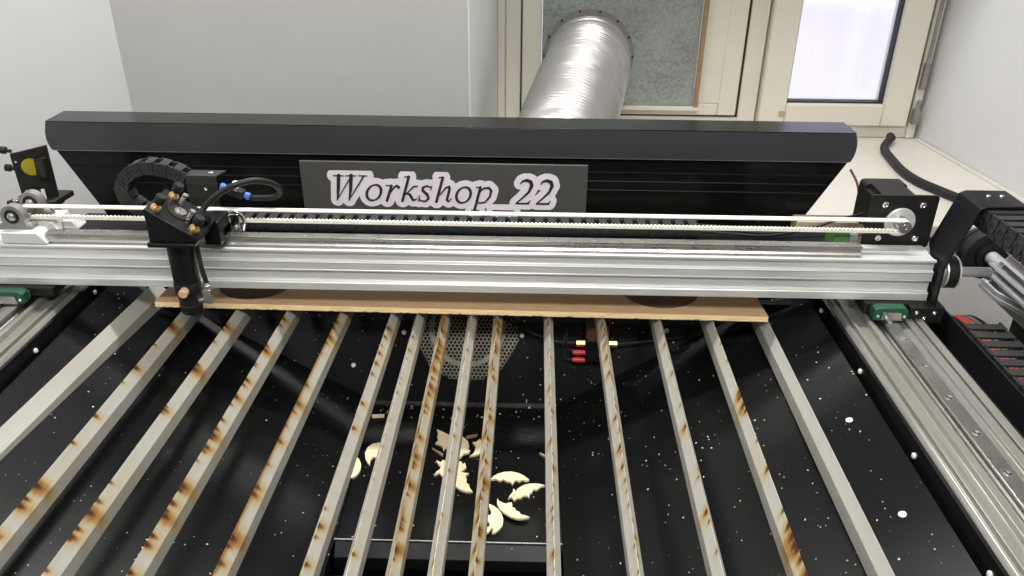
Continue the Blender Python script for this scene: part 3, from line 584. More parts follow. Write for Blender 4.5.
# crumbs
g = G(); rr = random.Random(11)
for k in range(150):
    if k < 40: x = rr.uniform(-.20, .03); y = rr.uniform(.90, .932); z = .698
    elif k < 62: x = rr.uniform(-.20, .04); y = rr.uniform(.66, .93); z = .698
    else:
        x = rr.uniform(.08, .37); y = rr.uniform(.5, .9); z = z0 + (x-xr)/(XR-xr)*(ZR-z0)+.0003
        if y > y1-(-.0): pass
    s = rr.choice((.0005, .0007, .0010, .0012)) if k < 62 else rr.choice((.0005, .0007, .001))
    g.box(x, x+s*rr.uniform(1, 2), y, y+s, z, z+s, Matrix.Rotation(rr.uniform(0, 3), 3, 'Z'))
tag(g.build('sawdust_crumbs', 'scrap_wood'), 'pale sawdust crumbs scattered over the black tray', 'sawdust', kind='stuff')

# ================================================================ Y RAILS
def rail(name, label, sgn, xin):
    """sgn +1: grows to +x from inner edge xin"""
    t = thing(name, label, 'rail', (xin+sgn*.048, .65, .82))
    X = lambda d: xin+sgn*d
    prof = [(0, .820), (0, .861), (.004, .866), (.006, .866), (.006, .862), (.010, .862), (.010, .868), (.014, .868), (.014, .864), (.027, .864), (.027, .871), (.034, .871), (.036, .866), (.040, .866),
            (.040, .860), (.064, .860), (.064, .868), (.074, .868), (.074, .872), (.084, .872), (.084, .866), (.087, .866), (.087, .872), (.097, .872), (.097, .820)]
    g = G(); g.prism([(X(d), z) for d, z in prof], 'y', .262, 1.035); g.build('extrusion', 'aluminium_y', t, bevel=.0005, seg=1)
    g = G(); pr = [(.0435, .8602), (.0435, .864), (.0455, .866), (.0455, .870), (.0435, .872), (.0435, .8745), (.0605, .8745), (.0605, .872), (.0585, .870), (.0585, .866), (.0605, .864), (.0605, .8602)]
    g.prism([(X(d), z) for d, z in pr], 'y', .27, 1.03); r_ = g.build('guide_rail', 'steel', t, bevel=.0003, seg=1)
    g = G(); y = .30
    while y < 1.02:
        g.lathe((X(.052), y, .8745), (X(.052), y, 1), [(-.002, .0038), (.0008, .0036), (.001, .0018), (.0004, .0016)], n=12); y += .06
    g.build('rail_screws', 'chrome', r_)
    return t
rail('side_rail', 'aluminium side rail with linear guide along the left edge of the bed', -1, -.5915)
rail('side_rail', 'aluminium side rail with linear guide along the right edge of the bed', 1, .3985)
# sliding carriages under the gantry
for sgn, xc, lb in ((-1, -.6480, 'green-capped slider block on the left side rail under the gantry'), (1, .4505, 'green-capped slider block on the right side rail under the gantry')):
    t = thing('slider_block', lb, 'slider', (xc, .91, .876))
    g = G(); g.box(xc-.0195, xc+.0195, .8962, .965, .8755, .8763) if 0 else g.box(xc-.0195, xc+.0195, .8962, .900, .8755, .888); g.build('block', 'cast_grey', t, bevel=.002)
    g = G(); g.prism([(xc-.0205, .8752), (xc+.0205, .8752), (xc+.0205, .889), (xc+.016, .8925), (xc-.016, .8925), (xc-.0205, .889)], 'y', .882, .8958); g.build('end_cap', 'green_plastic', t, bevel=.001)
    g = G(); g.tube([(xc-.008, .883, .884), (xc-.010, .872, .884), (xc-.004, .869, .880)], .0022); g.prism([(xc-.013, .8765), (xc+.013, .8765), (xc+.011, .887), (xc-.011, .887)], 'y', .8800, .8818)
    for dx in (-.016, .016): screw(g, (xc+dx, .8822, .881), (0, -1, 0), .0024, .002)
    g.build('grease_nipple', 'steel', t)

# ================================================================ GANTRY
YF0 = .910
t = thing('gantry_beam', 'wide aluminium gantry beam with T-slots spanning the cutting bed', 'gantry', (-.10, .93, .889)); GA = t
pf = [(0, .889), (0, .8985), (.0012, .8998), (.0012, .9008), (.0045, .9008), (.0045, .9140), (.0012, .9150), (0, .9162), (0, .9172), (.0008, .9178), (.0008, .9262), (0, .9268), (0, .9278), (.0012, .9290), (.0040, .9300), (.0040, .9395), (.0012, .9402), (0, .9414), (0, .9436),
      (.0012, .9448), (.0040, .9448), (.0055, .9432), (.0245, .9432), (.0262, .9448), (.044, .9448), (.045, .944), (.045, .889)]
g = G(); g.prism([(YF0+d, z) for d, z in pf], 'x', -.76, .5035)
g.build('extrusion', 'aluminium', t, bevel=.0005, seg=1)
g = G()
pr = [(.008, .9435), (.008, .9465), (.0095, .9485), (.0095, .9535), (.008, .955), (.008, .9575), (.0225, .9575), (.0225, .955), (.021, .9535), (.021, .9485), (.0225, .9465), (.0225, .9435)]
g.prism([(YF0+d, z) for d, z in pr], 'x', -.601, .4135); r_ = g.build('linear_guide', 'steel', t, bevel=.0004, seg=1)
g = G(); x = -.575
while x < .41:
    g.lathe((x, YF0+.0150, .9575), (x, YF0+.0150, 1), [(-.002, .0034), (.0007, .0034), (.001, .0018), (.0004, .0016)], n=12); x += .06
g.build('guide_screws', 'chrome', r_)
# black carrier plate below right end, with screws
g = G(); g.box(.425, .520, .902, .950, .8745, .8885); g.box(.478, .520, .893, .905, .866, .8885); f = g.build('carrier_plate', 'black_plate', t, bevel=.001)
g = G()
for x in (.435, .486, .497, .508): screw(g, (x, .902 if x < .45 else .893, .881 if x != .497 else .873), (0, -1, 0), .0026, .002)
g.build('carrier_screws', 'chrome', f)
g = G(); g.box(-.700, -.60, .902, .950, .8885-.012, .8885); g.build('carrier_plate', 'black_plate', t, bevel=.001)

# white nylon idler block with two bearings at the left end
t = thing('idler_block', 'white block with two grey pillow bearings at the left end of the gantry', 'bearing block', (-.63, .93, .9455))
g = G()
g.prism([(-.6525, .9452), (-.596, .9452), (-.601, .9530), (-.606, .9600), (-.6525, .9600)], 'y', .911, .950)
g.box(-.648, -.600, .949, .980, .9456, .9640)
g.prism([(-.600, .9456), (-.580, .9456), (-.588, .957), (-.600, .957)], 'y', .958, .982)
g.build('block', 'white_nylon', t, bevel=.0015)
def bearing(x, y, z, par, s=1.0):
    b = G(); n = 22; poly = [(x-.026*s, z-.020*s), (x+.026*s, z-.020*s), (x+.026*s, z-.014*s), (x+.018*s, z-.012*s)]
    for k in range(n+1):
        a = -PI*.12 + (PI*1.24)*k/n; poly.append((x+.0165*s*math.cos(a), z+.0165*s*math.sin(a)))
    poly += [(x-.018*s, z-.012*s), (x-.026*s, z-.014*s)]
    b.prism(poly, 'y', y-.006, y+.006); o = b.build('pillow_bearing', 'cast_grey', par, bevel=.001)
    b = G(); b.lathe((x, y-.0062, z), (x, y-1, z), [(0, .0095), (.0005, .0090), (.0005, .0060), (-.002, .0060)], n=24); b.build('bearing_race', 'black_rubber', o)
    b = G(); b.lathe((x, y-.003, z), (x, y-1, z), [(0, .0055), (.0045, .0052), (.006, .003), (.0055, .0012)], n=20); b.build('axle', 'steel', o)
    b = G()
    for sx in (-1, 1): screw(b, (x+sx*.0215*s, y, z-.014*s), (0, 0, 1), .004, .004)
    b.build('mount_screws', 'chrome', o)
bearing(-.6395, .929, .9768, t, .86); bearing(-.6330, .962, .9822, t, .86)
g = G(); g.cyl((-.634, .936, .9755), (-.634, .955, .9755), .0062); g.build('idler_pulley', 'steel', t)

# drive belt: closed toothed loop
yb0, yb1 = .9395, .9490; zc = .9755; rb = .0066; xl_, xr_ = -.634, .4690
def belt_loop(r, n=16):
    pts = []
    for k in range(n+1): a = PI/2 - PI*k/n; pts.append((xr_+r*math.cos(a), zc+r*math.sin(a)))
    for k in range(n+1): a = -PI/2 - PI*k/n; pts.append((xl_+r*math.cos(a), zc+r*math.sin(a)))
    return pts
g = G(); O = belt_loop(rb+.0016); I = belt_loop(rb); nn = len(O)
vo = [[g.b.verts.new((x, y, z)) for x, z in P] for P, y in ((O, yb0), (O, yb1), (I, yb0), (I, yb1))]
for i in range(nn):
    j = (i+1) % nn
    g.b.faces.new((vo[0][i], vo[0][j], vo[1][j], vo[1][i])); g.b.faces.new((vo[2][i], vo[3][i], vo[3][j], vo[2][j]))
    g.b.faces.new((vo[0][i], vo[2][i], vo[2][j], vo[0][j])); g.b.faces.new((vo[1][i], vo[1][j], vo[3][j], vo[3][i]))
t = thing('drive_belt', 'cream toothed drive belt looping along the whole gantry', 'belt', (-.09, .944, .98))
g.build('band', 'belt', t, angle=30)
g = G(); x = xl_+.01
while x < xr_-.012:
    g.box(x, x+.0022, yb0+.0003, yb1-.0003, zc-rb, zc-rb+.0012); x += .005
g.build('teeth', 'belt', t)

# stepper motor with plate
t = thing('stepper_motor', 'dark square stepper motor on a black plate at the right end of the belt', 'motor', (.466, .98, .945)); mx_, mz = .4705, .9715
g = G(); h = .0283
def ro(x0, x1, z0, z1, r, n=5):
    P = []
    for cx, cz, a0 in ((x1-r, z1-r, 0), (x0+r, z1-r, PI/2), (x0+r, z0+r, PI), (x1-r, z0+r, 1.5*PI)):
        for k in range(n+1): a = a0+PI/2*k/n; P.append((cx+r*math.cos(a), cz+r*math.sin(a)))
    return P
g.prism(ro(.4290, .5130, .9400, 1.0098, .004), 'y', .9595, .9635)
g.box(.435, .508, .9635, .975, .9400, .9435)
pl = g.build('mounting_plate', 'black_plate', t, bevel=.0006)
bx0, bx1, bz0, bz1 = .4440, .4995, .9450, 1.0030
g = G(); g.prism(ro(bx0, bx1, bz0, bz1, .006), 'y', .9640, .9720); g.prism(ro(bx0, bx1, bz0, bz1, .006), 'y', 1.020, 1.040)
c_ = .007
g.prism([(bx0+c_, bz0), (bx1-c_, bz0), (bx1-c_, bz0+c_), (bx1, bz0+c_), (bx1, bz1-c_), (bx1-c_, bz1-c_), (bx1-c_, bz1), (bx0+c_, bz1), (bx0+c_, bz1-c_), (bx0, bz1-c_), (bx0, bz0+c_), (bx0+c_, bz0+c_)], 'y', .9715, 1.0205)
g.build('housing', 'black_plate', t, bevel=.001)
g = G(); g.lathe((mx_, .9595, mz+.003), (mx_, 0, mz+.003), [(0, .0190), (.0012, .0190), (.0022, .0180)], n=40); g.build('boss', 'aluminium', t)
g = G()
for sx, sz in ((-1, -1), (-1, 1), (1, -1), (1, 1)): screw(g, (mx_+.0005+sx*.0232, .9595, mz+.0035+sz*.0225), (0, -1, 0), .0042, .003)
g.build('motor_screws', 'chrome', pl)
g = G(); g.lathe((xr_, .9570, zc), (xr_, 0, zc), [(0, .0085), (.002, .0085), (.002, .0064), (.0178, .0064), (.0178, .0078), (.0188, .0078), (.0188, .0045), (.020, .0045), (.020, .002), (.019, .002)], n=28); g.build('pulley', 'steel', t)

# terminal block, pink sheet, brown box behind the gantry
t = thing('terminal_block', 'small green screw terminal block at the right end of the gantry', 'connector', (.385, .965, .952))
g = G(); g.box(.386, .412, .960, .973, .9420, .9595); g.box(.392, .412, .9585, .961, .944, .954); g.build('housing', 'terminal_green', t, bevel=.001)
g = G(); g.box(.4125, .424, .960, .972, .938, .956); g.build('metal_tab', 'cast_grey', t, bevel=.001)
g = G(); g.box(.384, .424, .9552, .978, .9362, .9398); g.build('base', 'black_plate', t)
g = G(); g.plate([(.358, .99, .9295), (.400, .99, .9295), (.411, 1.02, .9285), (.370, 1.02, .9285)], .0015); g.box(.375, .385, 1.014, 1.018, .86, .9265)
tag(g.build('pink_card', 'pink_sheet'), 'pale pink card lying behind the right end of the gantry', 'card')
t = thing('cardboard_box', 'small tan box on the cabinet under the right end of the hood', 'box', (.49, 1.3, .80))
g = G(); g.box(.40, .52, 1.12, 1.148, .8005, .9060); g.build('carton', 'cardboard', t, bevel=.002)
g = G(); g.box(.40, .52, 1.1185, 1.12, .885, .8865); g.build('seam', 'brown_wire', t)
g = G(); g.tube([(.484, 1.175, .968), (.492, 1.16, .952), (.497, 1.15, .93), (.505, 1.14, .911), (.51, 1.138, .9075)], .0019); tag(g.build('brown_wire', 'brown_wire'), 'thin brown wire drooping from the right end of the hood', 'wire')

# black cable on the sill
g = G(); kk = lambda x, y: (1.25*x, 1.25*y, .6985)
g.tube([(kk(.8011, 1.7633)[0], 2.205, .704), kk(.766, 1.71), kk(.7530, 1.64), kk(.7456, 1.56), kk(.752, 1.50), kk(.7720, 1.45), kk(.795, 1.395), (1.02, 1.64, .698), (1.04, 1.60, .685), (1.06, 1.55, .68)], .0105, n=14)
t = thing('power_cable', 'thick black cable curving over the window sill', 'cable', (.96, 1.9, .688))
g.build('sheath', 'black_rubber', t)
g = G(); g.lathe((1.001, 2.203, .704), (1.008, 2.24, .706), [(0, .0112), (.018, .0112), (.02, .008)], n=16); g.build('end_tip', 'gasket', t)

# ================================================================ HOOD
HX = [(-.7037, .0), (.4700, .0)]
t = thing('exhaust_hood', 'long black trapezoid exhaust hood standing behind the gantry with the sign on it', 'hood', (-.12, 1.17, .80))
zt_, zl = 1.0300, .9880
LO = [(.815, -.6140), (.8836, -.6499), (.9427, -.6807), (.9700, -.6950), (.9800, -.7005), (.9880, -.7055), (.9960, -.7090), (1.004, -.7102), (1.014, -.7095), (1.024, -.7070), (1.0302, -.7050)]
RO = [(.815, .3750), (.9044, .4252), (.9655, .4592), (.9780, .4662), (.9870, .4712), (.9950, .4745), (1.003, .4762), (1.012, .4765), (1.021, .4750), (1.0302, .4715)]
def interp(P, z):
    for (a, b), (c, d) in zip(P, P[1:]):
        if a <= z <= c: return b+(d-b)*(z-a)/(c-a)
def xl_at(z): return interp(LO, z)
def xr_at(z): return interp(RO, z)
g = G(); g.prism([(x, z) for z, x in LO] + [(x, z) for z, x in RO[::-1]], 'y', 1.1565, 1.205); g.build('rear_box', 'black_paint', t, bevel=.0006)
zs = [zl, .992, .996, 1.000, 1.004, 1.008, 1.014, 1.020, 1.025, 1.0302]
g = G(); g.prism([(xl_at(z), z) for z in zs] + [(xr_at(z), z) for z in zs[::-1]], 'y', 1.150, 1.1564)
g.build('front_lip', 'hood_satin', t, bevel=.0008)
g = G(); g.box(xl_at(1.03)-.0005, xr_at(1.03)+.0005, 1.1500, 1.2052, 1.0303, 1.0315); g.build('top_cap', 'black_paint', t, bevel=.0004)
g = G(); g.box(xl_at(zl)+.002, xr_at(zl)-.002, 1.1502, 1.1516, zl-.0010, zl-.0001); g.build('lip_highlight', 'cast_grey', t)  # grey strip paints the thin highlight along the bottom of the lip
# pressed horizontal ribs of the recessed face
for z, hh, dep in ((.9640, .0012, .0020), (.9500, .0012, .0010), (.9360, .0012, .0010)):
    g = G(); g.prism([(1.1566, z-hh), (1.1566-dep*.6, z), (1.1566, z+hh)], 'x', xl_at(z-hh)+.004, xr_at(z-hh)-.004); g.build('rib', 'black_satin', t)
g = G(); g.box(-.66, .44, 1.155, 1.2045, .8005, .8148); g.build('foot_flange', 'black_satin', t)
g = G(); g.lathe((.050, 1.2065, .895), (.050, 2, .9), [(0, .1), (.09, .1)], n=36, cap=False); g.build('duct_spigot', 'duct_metal', t)

# sign
t = thing('workshop_sign', 'dark grey sign board with white-outlined italic lettering reading Workshop_22', 'sign', (-.13, 1.14, .91))
g = G(); g.plate([(-.3325, 1.1325, .9842), (-.3325, 1.1325, .895), (.0880, 1.1325, .895), (.0880, 1.1325, .9838)], -.004); g.build('board', 'sign_grey', t, bevel=.0006)
ALL = [(s[i], s[i+1]) for s in STROKES for i in range(len(s)-1)]
def sdf_mesh(name, grow, step, yfront, depth, m, parent):
    xs = np.arange(-.312, .064, step); zs = np.arange(.880, .972, step)
    X, Z = np.meshgrid(xs, zs, indexing='ij'); D = np.full(X.shape, 1e3)
    for (ax, az, ar), (bx, bz, br) in ALL:
        dx, dz = bx-ax, bz-az; l2 = dx*dx+dz*dz+1e-12
        tt = np.clip(((X-ax)*dx+(Z-az)*dz)/l2, 0, 1)
        D = np.minimum(D, np.hypot(X-ax-tt*dx, Z-az-tt*dz)-(ar+(br-ar)*tt)-grow)
    bm = bmesh.new(); cache = {}
    def vert(key, x, z, lay):
        k = (key, lay)
        if k not in cache: cache[k] = bm.verts.new((x, yfront+lay*depth, z))
        return cache[k]
    ni, nj = X.shape
    for i in range(ni-1):
        for j in range(nj-1):
            c = [(i, j), (i+1, j), (i+1, j+1), (i, j+1)]; d = [D[p] for p in c]
            if min(d) > 0: continue
            poly = []; cuts = []
            for k in range(4):
                p, q = c[k], c[(k+1) % 4]; dp, dq = d[k], d[(k+1) % 4]
                if dp <= 0: poly.append((('v',)+p, X[p], Z[p], 0))
                if (dp <= 0) != (dq <= 0):
                    f = dp/(dp-dq); f = min(.98, max(.02, f)); key = ('e',)+tuple(sorted((p, q)))
                    poly.append((key, X[p]+(X[q]-X[p])*f, Z[p]+(Z[q]-Z[p])*f, 1))
            if len(poly) < 3: continue
            try: bm.faces.new([vert(k_, float(x), float(z), 0) for k_, x, z, e in poly])
            except ValueError: continue
            n_ = len(poly)
            for k in range(n_):
                a, b = poly[k], poly[(k+1) % n_]
                if a[3] and b[3]:
                    try: bm.faces.new((vert(a[0], float(a[1]), float(a[2]), 0), vert(b[0], float(b[1]), float(b[2]), 0), vert(b[0], float(b[1]), float(b[2]), 1), vert(a[0], float(a[1]), float(a[2]), 1)))
                    except ValueError: pass
    me = bpy.data.meshes.new(name); bmesh.ops.recalc_face_normals(bm, faces=bm.faces); bm.to_mesh(me); bm.free()
    me.materials.append(MAT[m]); o = bpy.data.objects.new(name, me); COL.objects.link(o); o.parent = parent; o.location = -wloc(parent)
    return o
bk = sdf_mesh('letter_backing', .0088, .0010, 1.1275, .005, 'sign_white', t)
sdf_mesh('lettering', .0, .00045, 1.1262, .0013, 'letter_black', t)

# ================================================================ CABLE CHAINS
def chain_links(path, w, h, pitch, parent, name, m, up=Vector((0, 0, 1)), wdir=Vector((0, 1, 0)), maxn=99, groove=True):
    """links follow path (list of Vector); w across (along wdir), h tall"""
    P = spline(path, 24); acc = 0; seg = [0]
    for a, b in zip(P, P[1:]): seg.append(seg[-1]+(b-a).length)
    def at(s):
        for i in range(len(P)-1):
            if seg[i+1] >= s: f = (s-seg[i])/max(1e-9, seg[i+1]-seg[i]); return P[i].lerp(P[i+1], f), (P[i+1]-P[i]).normalized()
        return P[-1], (P[-1]-P[-2]).normalized()
    s = 0; k = 0
    while s+pitch <= seg[-1]+1e-6 and k < maxn:
        p, d = at(s+pitch/2); n_ = wdir.cross(d).normalized()
        g = G(); g.tube
        def bx(u0, u1, v0, v1, w0, w1):
            vs = [g.b.verts.new(p + d*u + n_*v + wdir*q) for u in (u0, u1) for v in (v0, v1) for q in (w0, w1)]
            for f in ((0, 1, 3, 2), (4, 6, 7, 5), (0, 4, 5, 1), (2, 3, 7, 6), (0, 2, 6, 4), (1, 5, 7, 3)): g.b.faces.new([vs[i] for i in f])
        o_ = pitch*.12
        for sd in (-1, 1):   # two overlapping cheek plates per side
            e = sd*w/2
            bx(-pitch*.5-o_, pitch*.2, -h/2, h/2, min(e, e-sd*.0022), max(e, e-sd*.0022))
            bx(-pitch*.1, pitch*.5+o_, -h/2+.0008, h/2-.0008, min(e-sd*.0015, e-sd*.004), max(e-sd*.0015, e-sd*.004))
            q = p - d*pitch*.28 + wdir*e
            g.lathe(q, q+wdir*sd, [(-.001, h*.30), (.0012, h*.30), (.0012, h*.16), (.0003, h*.16)], n=14)
        bx(-pitch*.36, pitch*.26, h/2-.0025, h/2+.0004, -w/2+.002, w/2-.002)
        bx(-pitch*.36, pitch*.26, -h/2-.0004, -h/2+.0025, -w/2+.002, w/2-.002)
        o = g.build(name, m, parent, bevel=0)
        s += pitch; k += 1
t = thing('cable_chain', 'black cable drag chain curling over behind the laser head and along the gantry', 'cable chain', (-.4, .975, .955))
zc_ = .9525
path = [(.222, .978, zc_), (.10, .978, zc_), (-.05, .978, zc_), (-.20, .978, zc_), (-.33, .978, zc_), (-.430, .978, .9535), (-.468, .978, .9570), (-.500, .978, .9680), (-.518, .978, .990), (-.510, .978, 1.013), (-.487, .978, 1.0255), (-.458, .978, 1.0235), (-.430, .978, 1.0115)]
chain_links([Vector(p) for p in path], .022, .0165, .0165, t, 'chain_link', 'chain_plastic')
g = G()
for j, dz in enumerate((0, .003, .006)):
    g.tube([(.22, .973+.004*j, .951+dz), (.27, .973+.004*j, .948+dz), (.31, .972+.004*j, .947+dz*.5), (.36, .980+.002*j, .952), (.41, .99, .965), (.440, 1.0, .968)], .0018, n=8)
g.build('trailing_wires', 'black_rubber', t)
t = tag(G().box(-.56, .40, .9565, 1.005, .9385, .9425).build('chain_tray', 'black_satin'), 'black tray strip behind the gantry carrying the cable chain', 'tray')

# ================================================================ LASER HEAD
HX0, HY = -.4085, .866
t = thing('laser_head', 'black laser cutting head with brass-nut mirror mount and vertical lens tube', 'laser head', (HX0, HY, .93))
g = G(); g.box(-.440, -.372, .9105, .9365, .9590, .9710); g.box(-.392, -.372, .898, .9360, .9540, .9850); g.build('carriage', 'black_anodised', t, bevel=.0015)
g = G(); g.box(-.4340, -.3790, .838, .9200, .9770, .9830); pl = g.build('base_plate', 'black_anodised', t, bevel=.002)
g = G(); g.prism([(-.4315, .9831), (-.3810, .9831), (-.3810, .9865), (-.4315, 1.0205)], 'y', .842, .8980); mh = g.build('mirror_housing', 'black_anodised', t, bevel=.0012)
A_ = Vector((-.4320, 0, 1.0212)); B_ = Vector((-.3770, 0, .9842)); dd = (B_-A_).normalized(); nr = Vector((-dd.z, 0, dd.x))
if nr.z < 0: nr = -nr
g = G(); q = [(A_.x, A_.z), (B_.x, B_.z), (B_.x+nr.x*.005, B_.z+nr.z*.005), (A_.x+nr.x*.005, A_.z+nr.z*.005)]
g.prism(q, 'y', .8400, .903); mp_ = g.build('mirror_plate', 'black_anodised', t, bevel=.0010)
g = G(); c = A_.lerp(B_, .47)+nr*.0052; c.y = .873
g.lathe(c, c+nr, [(-.001, .0160), (.0012, .0157), (.0012, .0140), (.0004, .0135)], n=32); g.build('mirror_cap', 'black_plate', mp_)
g = G(); g.lathe(c+nr*.0004, c+nr, [(0, .0075), (.0012, .0070), (.0016, .003)], n=20); g.build('mirror_back', 'steel', mp_)
tilt = (nr + Vector((.22, 0, -.04))).normalized()
def knob(f, y, ht=.016):
    c = A_.lerp(B_, f)+nr*.005; c.y = y
    k = G(); k.lathe(c, c+nr, [(0, .0060), (.0035, .0060), (.005, .005), (.005, .0026), (ht, .0024)], n=24); o = k.build('brass_nut', 'brass', mp_)
    k = G(); k.lathe(c, c+nr, [(ht-.002, .0050), (ht, .0060), (ht+.0075, .0060), (ht+.0088, .0052), (ht+.0088, .003)], n=18); k.build('knob', 'black_rubber', o)
def spring(f, y):
    c = A_.lerp(B_, f)+nr*.005; c.y = y
    k = G(); a = nr.orthogonal().normalized(); b = nr.cross(a)
    k.tube([c + nr*(.0115*i/40) + (a*math.cos(i*.9)+b*math.sin(i*.9))*.0022 for i in range(41)], .0008, n=6, smooth=0)
    k.lathe(c, c+nr, [(0, .0015), (.012, .0015), (.012, .0032), (.015, .0032)], n=12); k.build('spring_screw', 'chrome', mp_)
knob(.14, .851, .011); knob(.20, .8935, .011); knob(.84, .853, .011); spring(.38, .888); spring(.66, .865)
g = G(); g.lathe((-.390, .868, 1.0030), (-.372, .893, .993), [(0, .008), (.022, .008), (.022, .006)], n=24); g.build('beam_adapter', 'black_anodised', t)
ax = HX0; zt0 = .9770
g = G(); g.lathe((ax, HY, zt0), (ax, HY, 0), [(0, .0155), (.0005, .0155), (.054, .0150), (.0545, .0140), (.0555, .0140)], n=40); g.build('lens_tube', 'black_anodised', t)
g = G(); g.lathe((ax, HY, zt0-.0550), (ax, HY, 0), [(0, .0152), (.001, .0157), (.013, .0155), (.0135, .0135), (.030, .0132), (.0305, .0138), (.032, .0138), (.0325, .0130), (.0405, .0128), (.042, .0118), (.043, .007), (.046, .0055), (.0475, .003)], n=40); lc = g.build('focus_collar', 'black_plate', t)
g = G(); g.lathe((ax+.0025, HY-.013, zt0-.0610), (ax+.007, HY-.06, zt0-.0610), [(0, .0038), (.003, .0042), (.004, .0054), (.0120, .0054), (.0128, .0046)], n=14); g.build('thumb_screw', 'copper_knob', lc)
for ox in (-.0085, -.0050):
    g = G(); screw(g, (ax+ox, HY-.0128, zt0-.0035), (-.4, -1, 0), .0014, .001); g.build('set_screw', 'chrome', t)
g = G(); fx = ax+.0130
g.lathe((fx, HY-.004, zt0-.0790), (fx+.02, HY-.006, zt0-.074), [(0, .0040), (.004, .0045), (.009, .0045), (.009, .0055), (.016, .0055)], n=16)
g.box(fx+.0095, fx+.0185, HY-.0125, HY-.0010, zt0-.0800, zt0-.062); g.lathe((fx+.0140, HY-.007, zt0-.063), (fx+.0130, HY-.004, zt0), [(0, .0052), (.006, .0052), (.0065, .0042), (.009, .0042)], n=16)
g.build('air_fitting', 'steel', t, bevel=.001)
g = G(); g.tube([(fx+.0132, HY-.006, zt0-.055), (fx+.0095, HY-.004, zt0-.035), (fx+.0060, HY+.002, zt0-.012), (fx+.004, HY+.006, zt0-.0)], .0030); g.build('air_hose', 'black_rubber', t)
# belt clamp
g = G(); g.box(-.3715, -.360, .9365, .9500, .9560, .9790); g.tube([(-.374, .934, .979), (-.366, .933, .985), (-.357, .934, .981), (-.354, .936, .970), (-.357, .936, .958)], .0024)
g.build('belt_clamp', 'chrome', t, bevel=.001)
for x, z in ((-.3655, .9475), (-.3655, .9620)):
    g = G(); screw(g, (x, .9365, z), (0, -1, 0), .0028, .003); g.build('clamp_screw', 'steel', t)
# upright black bracket at the end of the chain
t = thing('chain_bracket', 'upright black bracket behind the laser head where the cable chain ends', 'bracket', (-.41, .975, .955))
g = G(); g.box(-.4325, -.3930, .9665, .9685, .945, 1.006); g.build('upright', 'black_plate', t, bevel=.0006)
g = G(); g.prism([(-.4325, 1.0065), (-.3930, 1.0065), (-.3930, 1.0165), (-.4325, 1.0165)], 'y', .9665, .9680); g.prism([(-.4325, .9665), (-.3930, .9665), (-.3870, .9885), (-.4325, .9885)], 'z', 1.0165, 1.0185)
g.build('top_fold', 'chain_plastic', t, bevel=.0005)
g = G(); screw(g, (-.402, .976, 1.0185), (0, 0, 1), .0034, .0022); screw(g, (-.408, .9665, 1.001), (0, -1, 0), .002, .001); g.build('screws', 'chrome', t)
# inline valve and looping hose
t = thing('air_line', 'black air hose looping through a small flow valve with blue collars beside the laser head', 'hose', (-.37, .95, 1.0))
H = [(-.3821, .890, 1.0065), (-.3673, .895, 1.0200), (-.3458, .900, 1.0315), (-.3235, .910, 1.0347), (-.3075, .925, 1.0248), (-.3053, .940, 1.0101), (-.3162, .950, .9977), (-.346, .955, .9943)]
g = G(); g.tube([(-.3890, .880, .996)] + H, .0036, n=12, smooth=10); g.build('hose', 'black_rubber', t)
g = G(); g.box(-.3785, -.3555, .951, .963, .9965, 1.0075, Matrix.Rotation(.38, 3, 'Y')); vb = g.build('valve_body', 'black_plate', t, bevel=.002)
g = G(); g.lathe((-.3655, .957, 1.0065), (-.3635, .957, 1.04), [(0, .0035), (.004, .0035), (.004, .0042), (.008, .0042), (.009, .003)], n=14); g.build('valve_screw', 'rivet', vb)
g = G(); g.lathe((-.366, .951, 1.002), (-.366, .9, 1.002), [(0, .0045), (.002, .0045), (.002, .0025)], n=10); g.build('valve_bolt', 'chrome', vb)
for a, b in (((-.3555, .957, .9975), (-.3475, .956, .9945)), ((-.3785, .957, 1.0065), (-.387, .957, 1.0100))):
    g = G(); g.lathe(a, b, [(0, .0040), (.003, .0048), (.0055, .0048), (.007, .0035)], n=16); g.build('blue_collar', 'blue_plastic', t)

# ================================================================ LEFT MIRROR MOUNT
t = thing('mirror_mount', 'black mirror mount with yellow optic on a base plate at the far left', 'mirror mount', (-.66, 1.02, .96))
g = G(); g.prism([(-.684, .985), (-.634, .980), (-.622, .992), (-.617, 1.030), (-.672, 1.030)], 'z', .9640, .9720); g.box(-.672, -.630, .992, 1.026, .9560, .9640); g.build('base_plate', 'cast_grey' if 0 else 'black_plate', t, bevel=.0012)
g = G(); g.box(-.668, -.635, .998, 1.022, .8005, .9560); g.build('post', 'black_satin', t)
g = G(); g.plate([(-.6670, .9950, .9720), (-.6250, 1.0060, .9720), (-.6240, 1.0060, 1.0420), (-.6680, .9950, 1.0330)], .005); up_ = g.build('upright_plate', 'black_plate', t, bevel=.0008)
dn = Vector((.0110, -.0420, 0)).normalized()
g = G(); c = Vector((-.6470, 1.0000, 1.0150)); g.lathe(c, c+dn, [(-.001, .0115), (.0012, .0115), (.0014, .0100)], n=28); g.build('yellow_optic', 'yellow_optic', up_)
g = G(); g.plate([(-.6400, .9950, 1.0035), (-.6190, .9800, 1.0070), (-.6170, .9800, 1.0340), (-.6385, .9950, 1.0275)], .006); ff = g.build('front_frame', 'cast_grey' if 0 else 'black_satin', t, bevel=.0010)
g = G(); c = Vector((-.6285, .9875, 1.0180)); dq = Vector((-.0150, -.0210, 0)).normalized(); g.lathe(c, c+dq, [(-.0002, .0072), (.0006, .0068)], n=20); g.build('aperture', 'dark_inside', ff)
for x, z in ((-.667, 1.0360), (-.667, 1.0120)):
    g = G(); g.lathe((x, .999, z), (x-.10, .985, z+.020), [(0, .0024), (.006, .0024), (.006, .0048), (.0125, .0048), (.0135, .0035)], n=16); g.build('adjuster_knob', 'black_rubber', t)
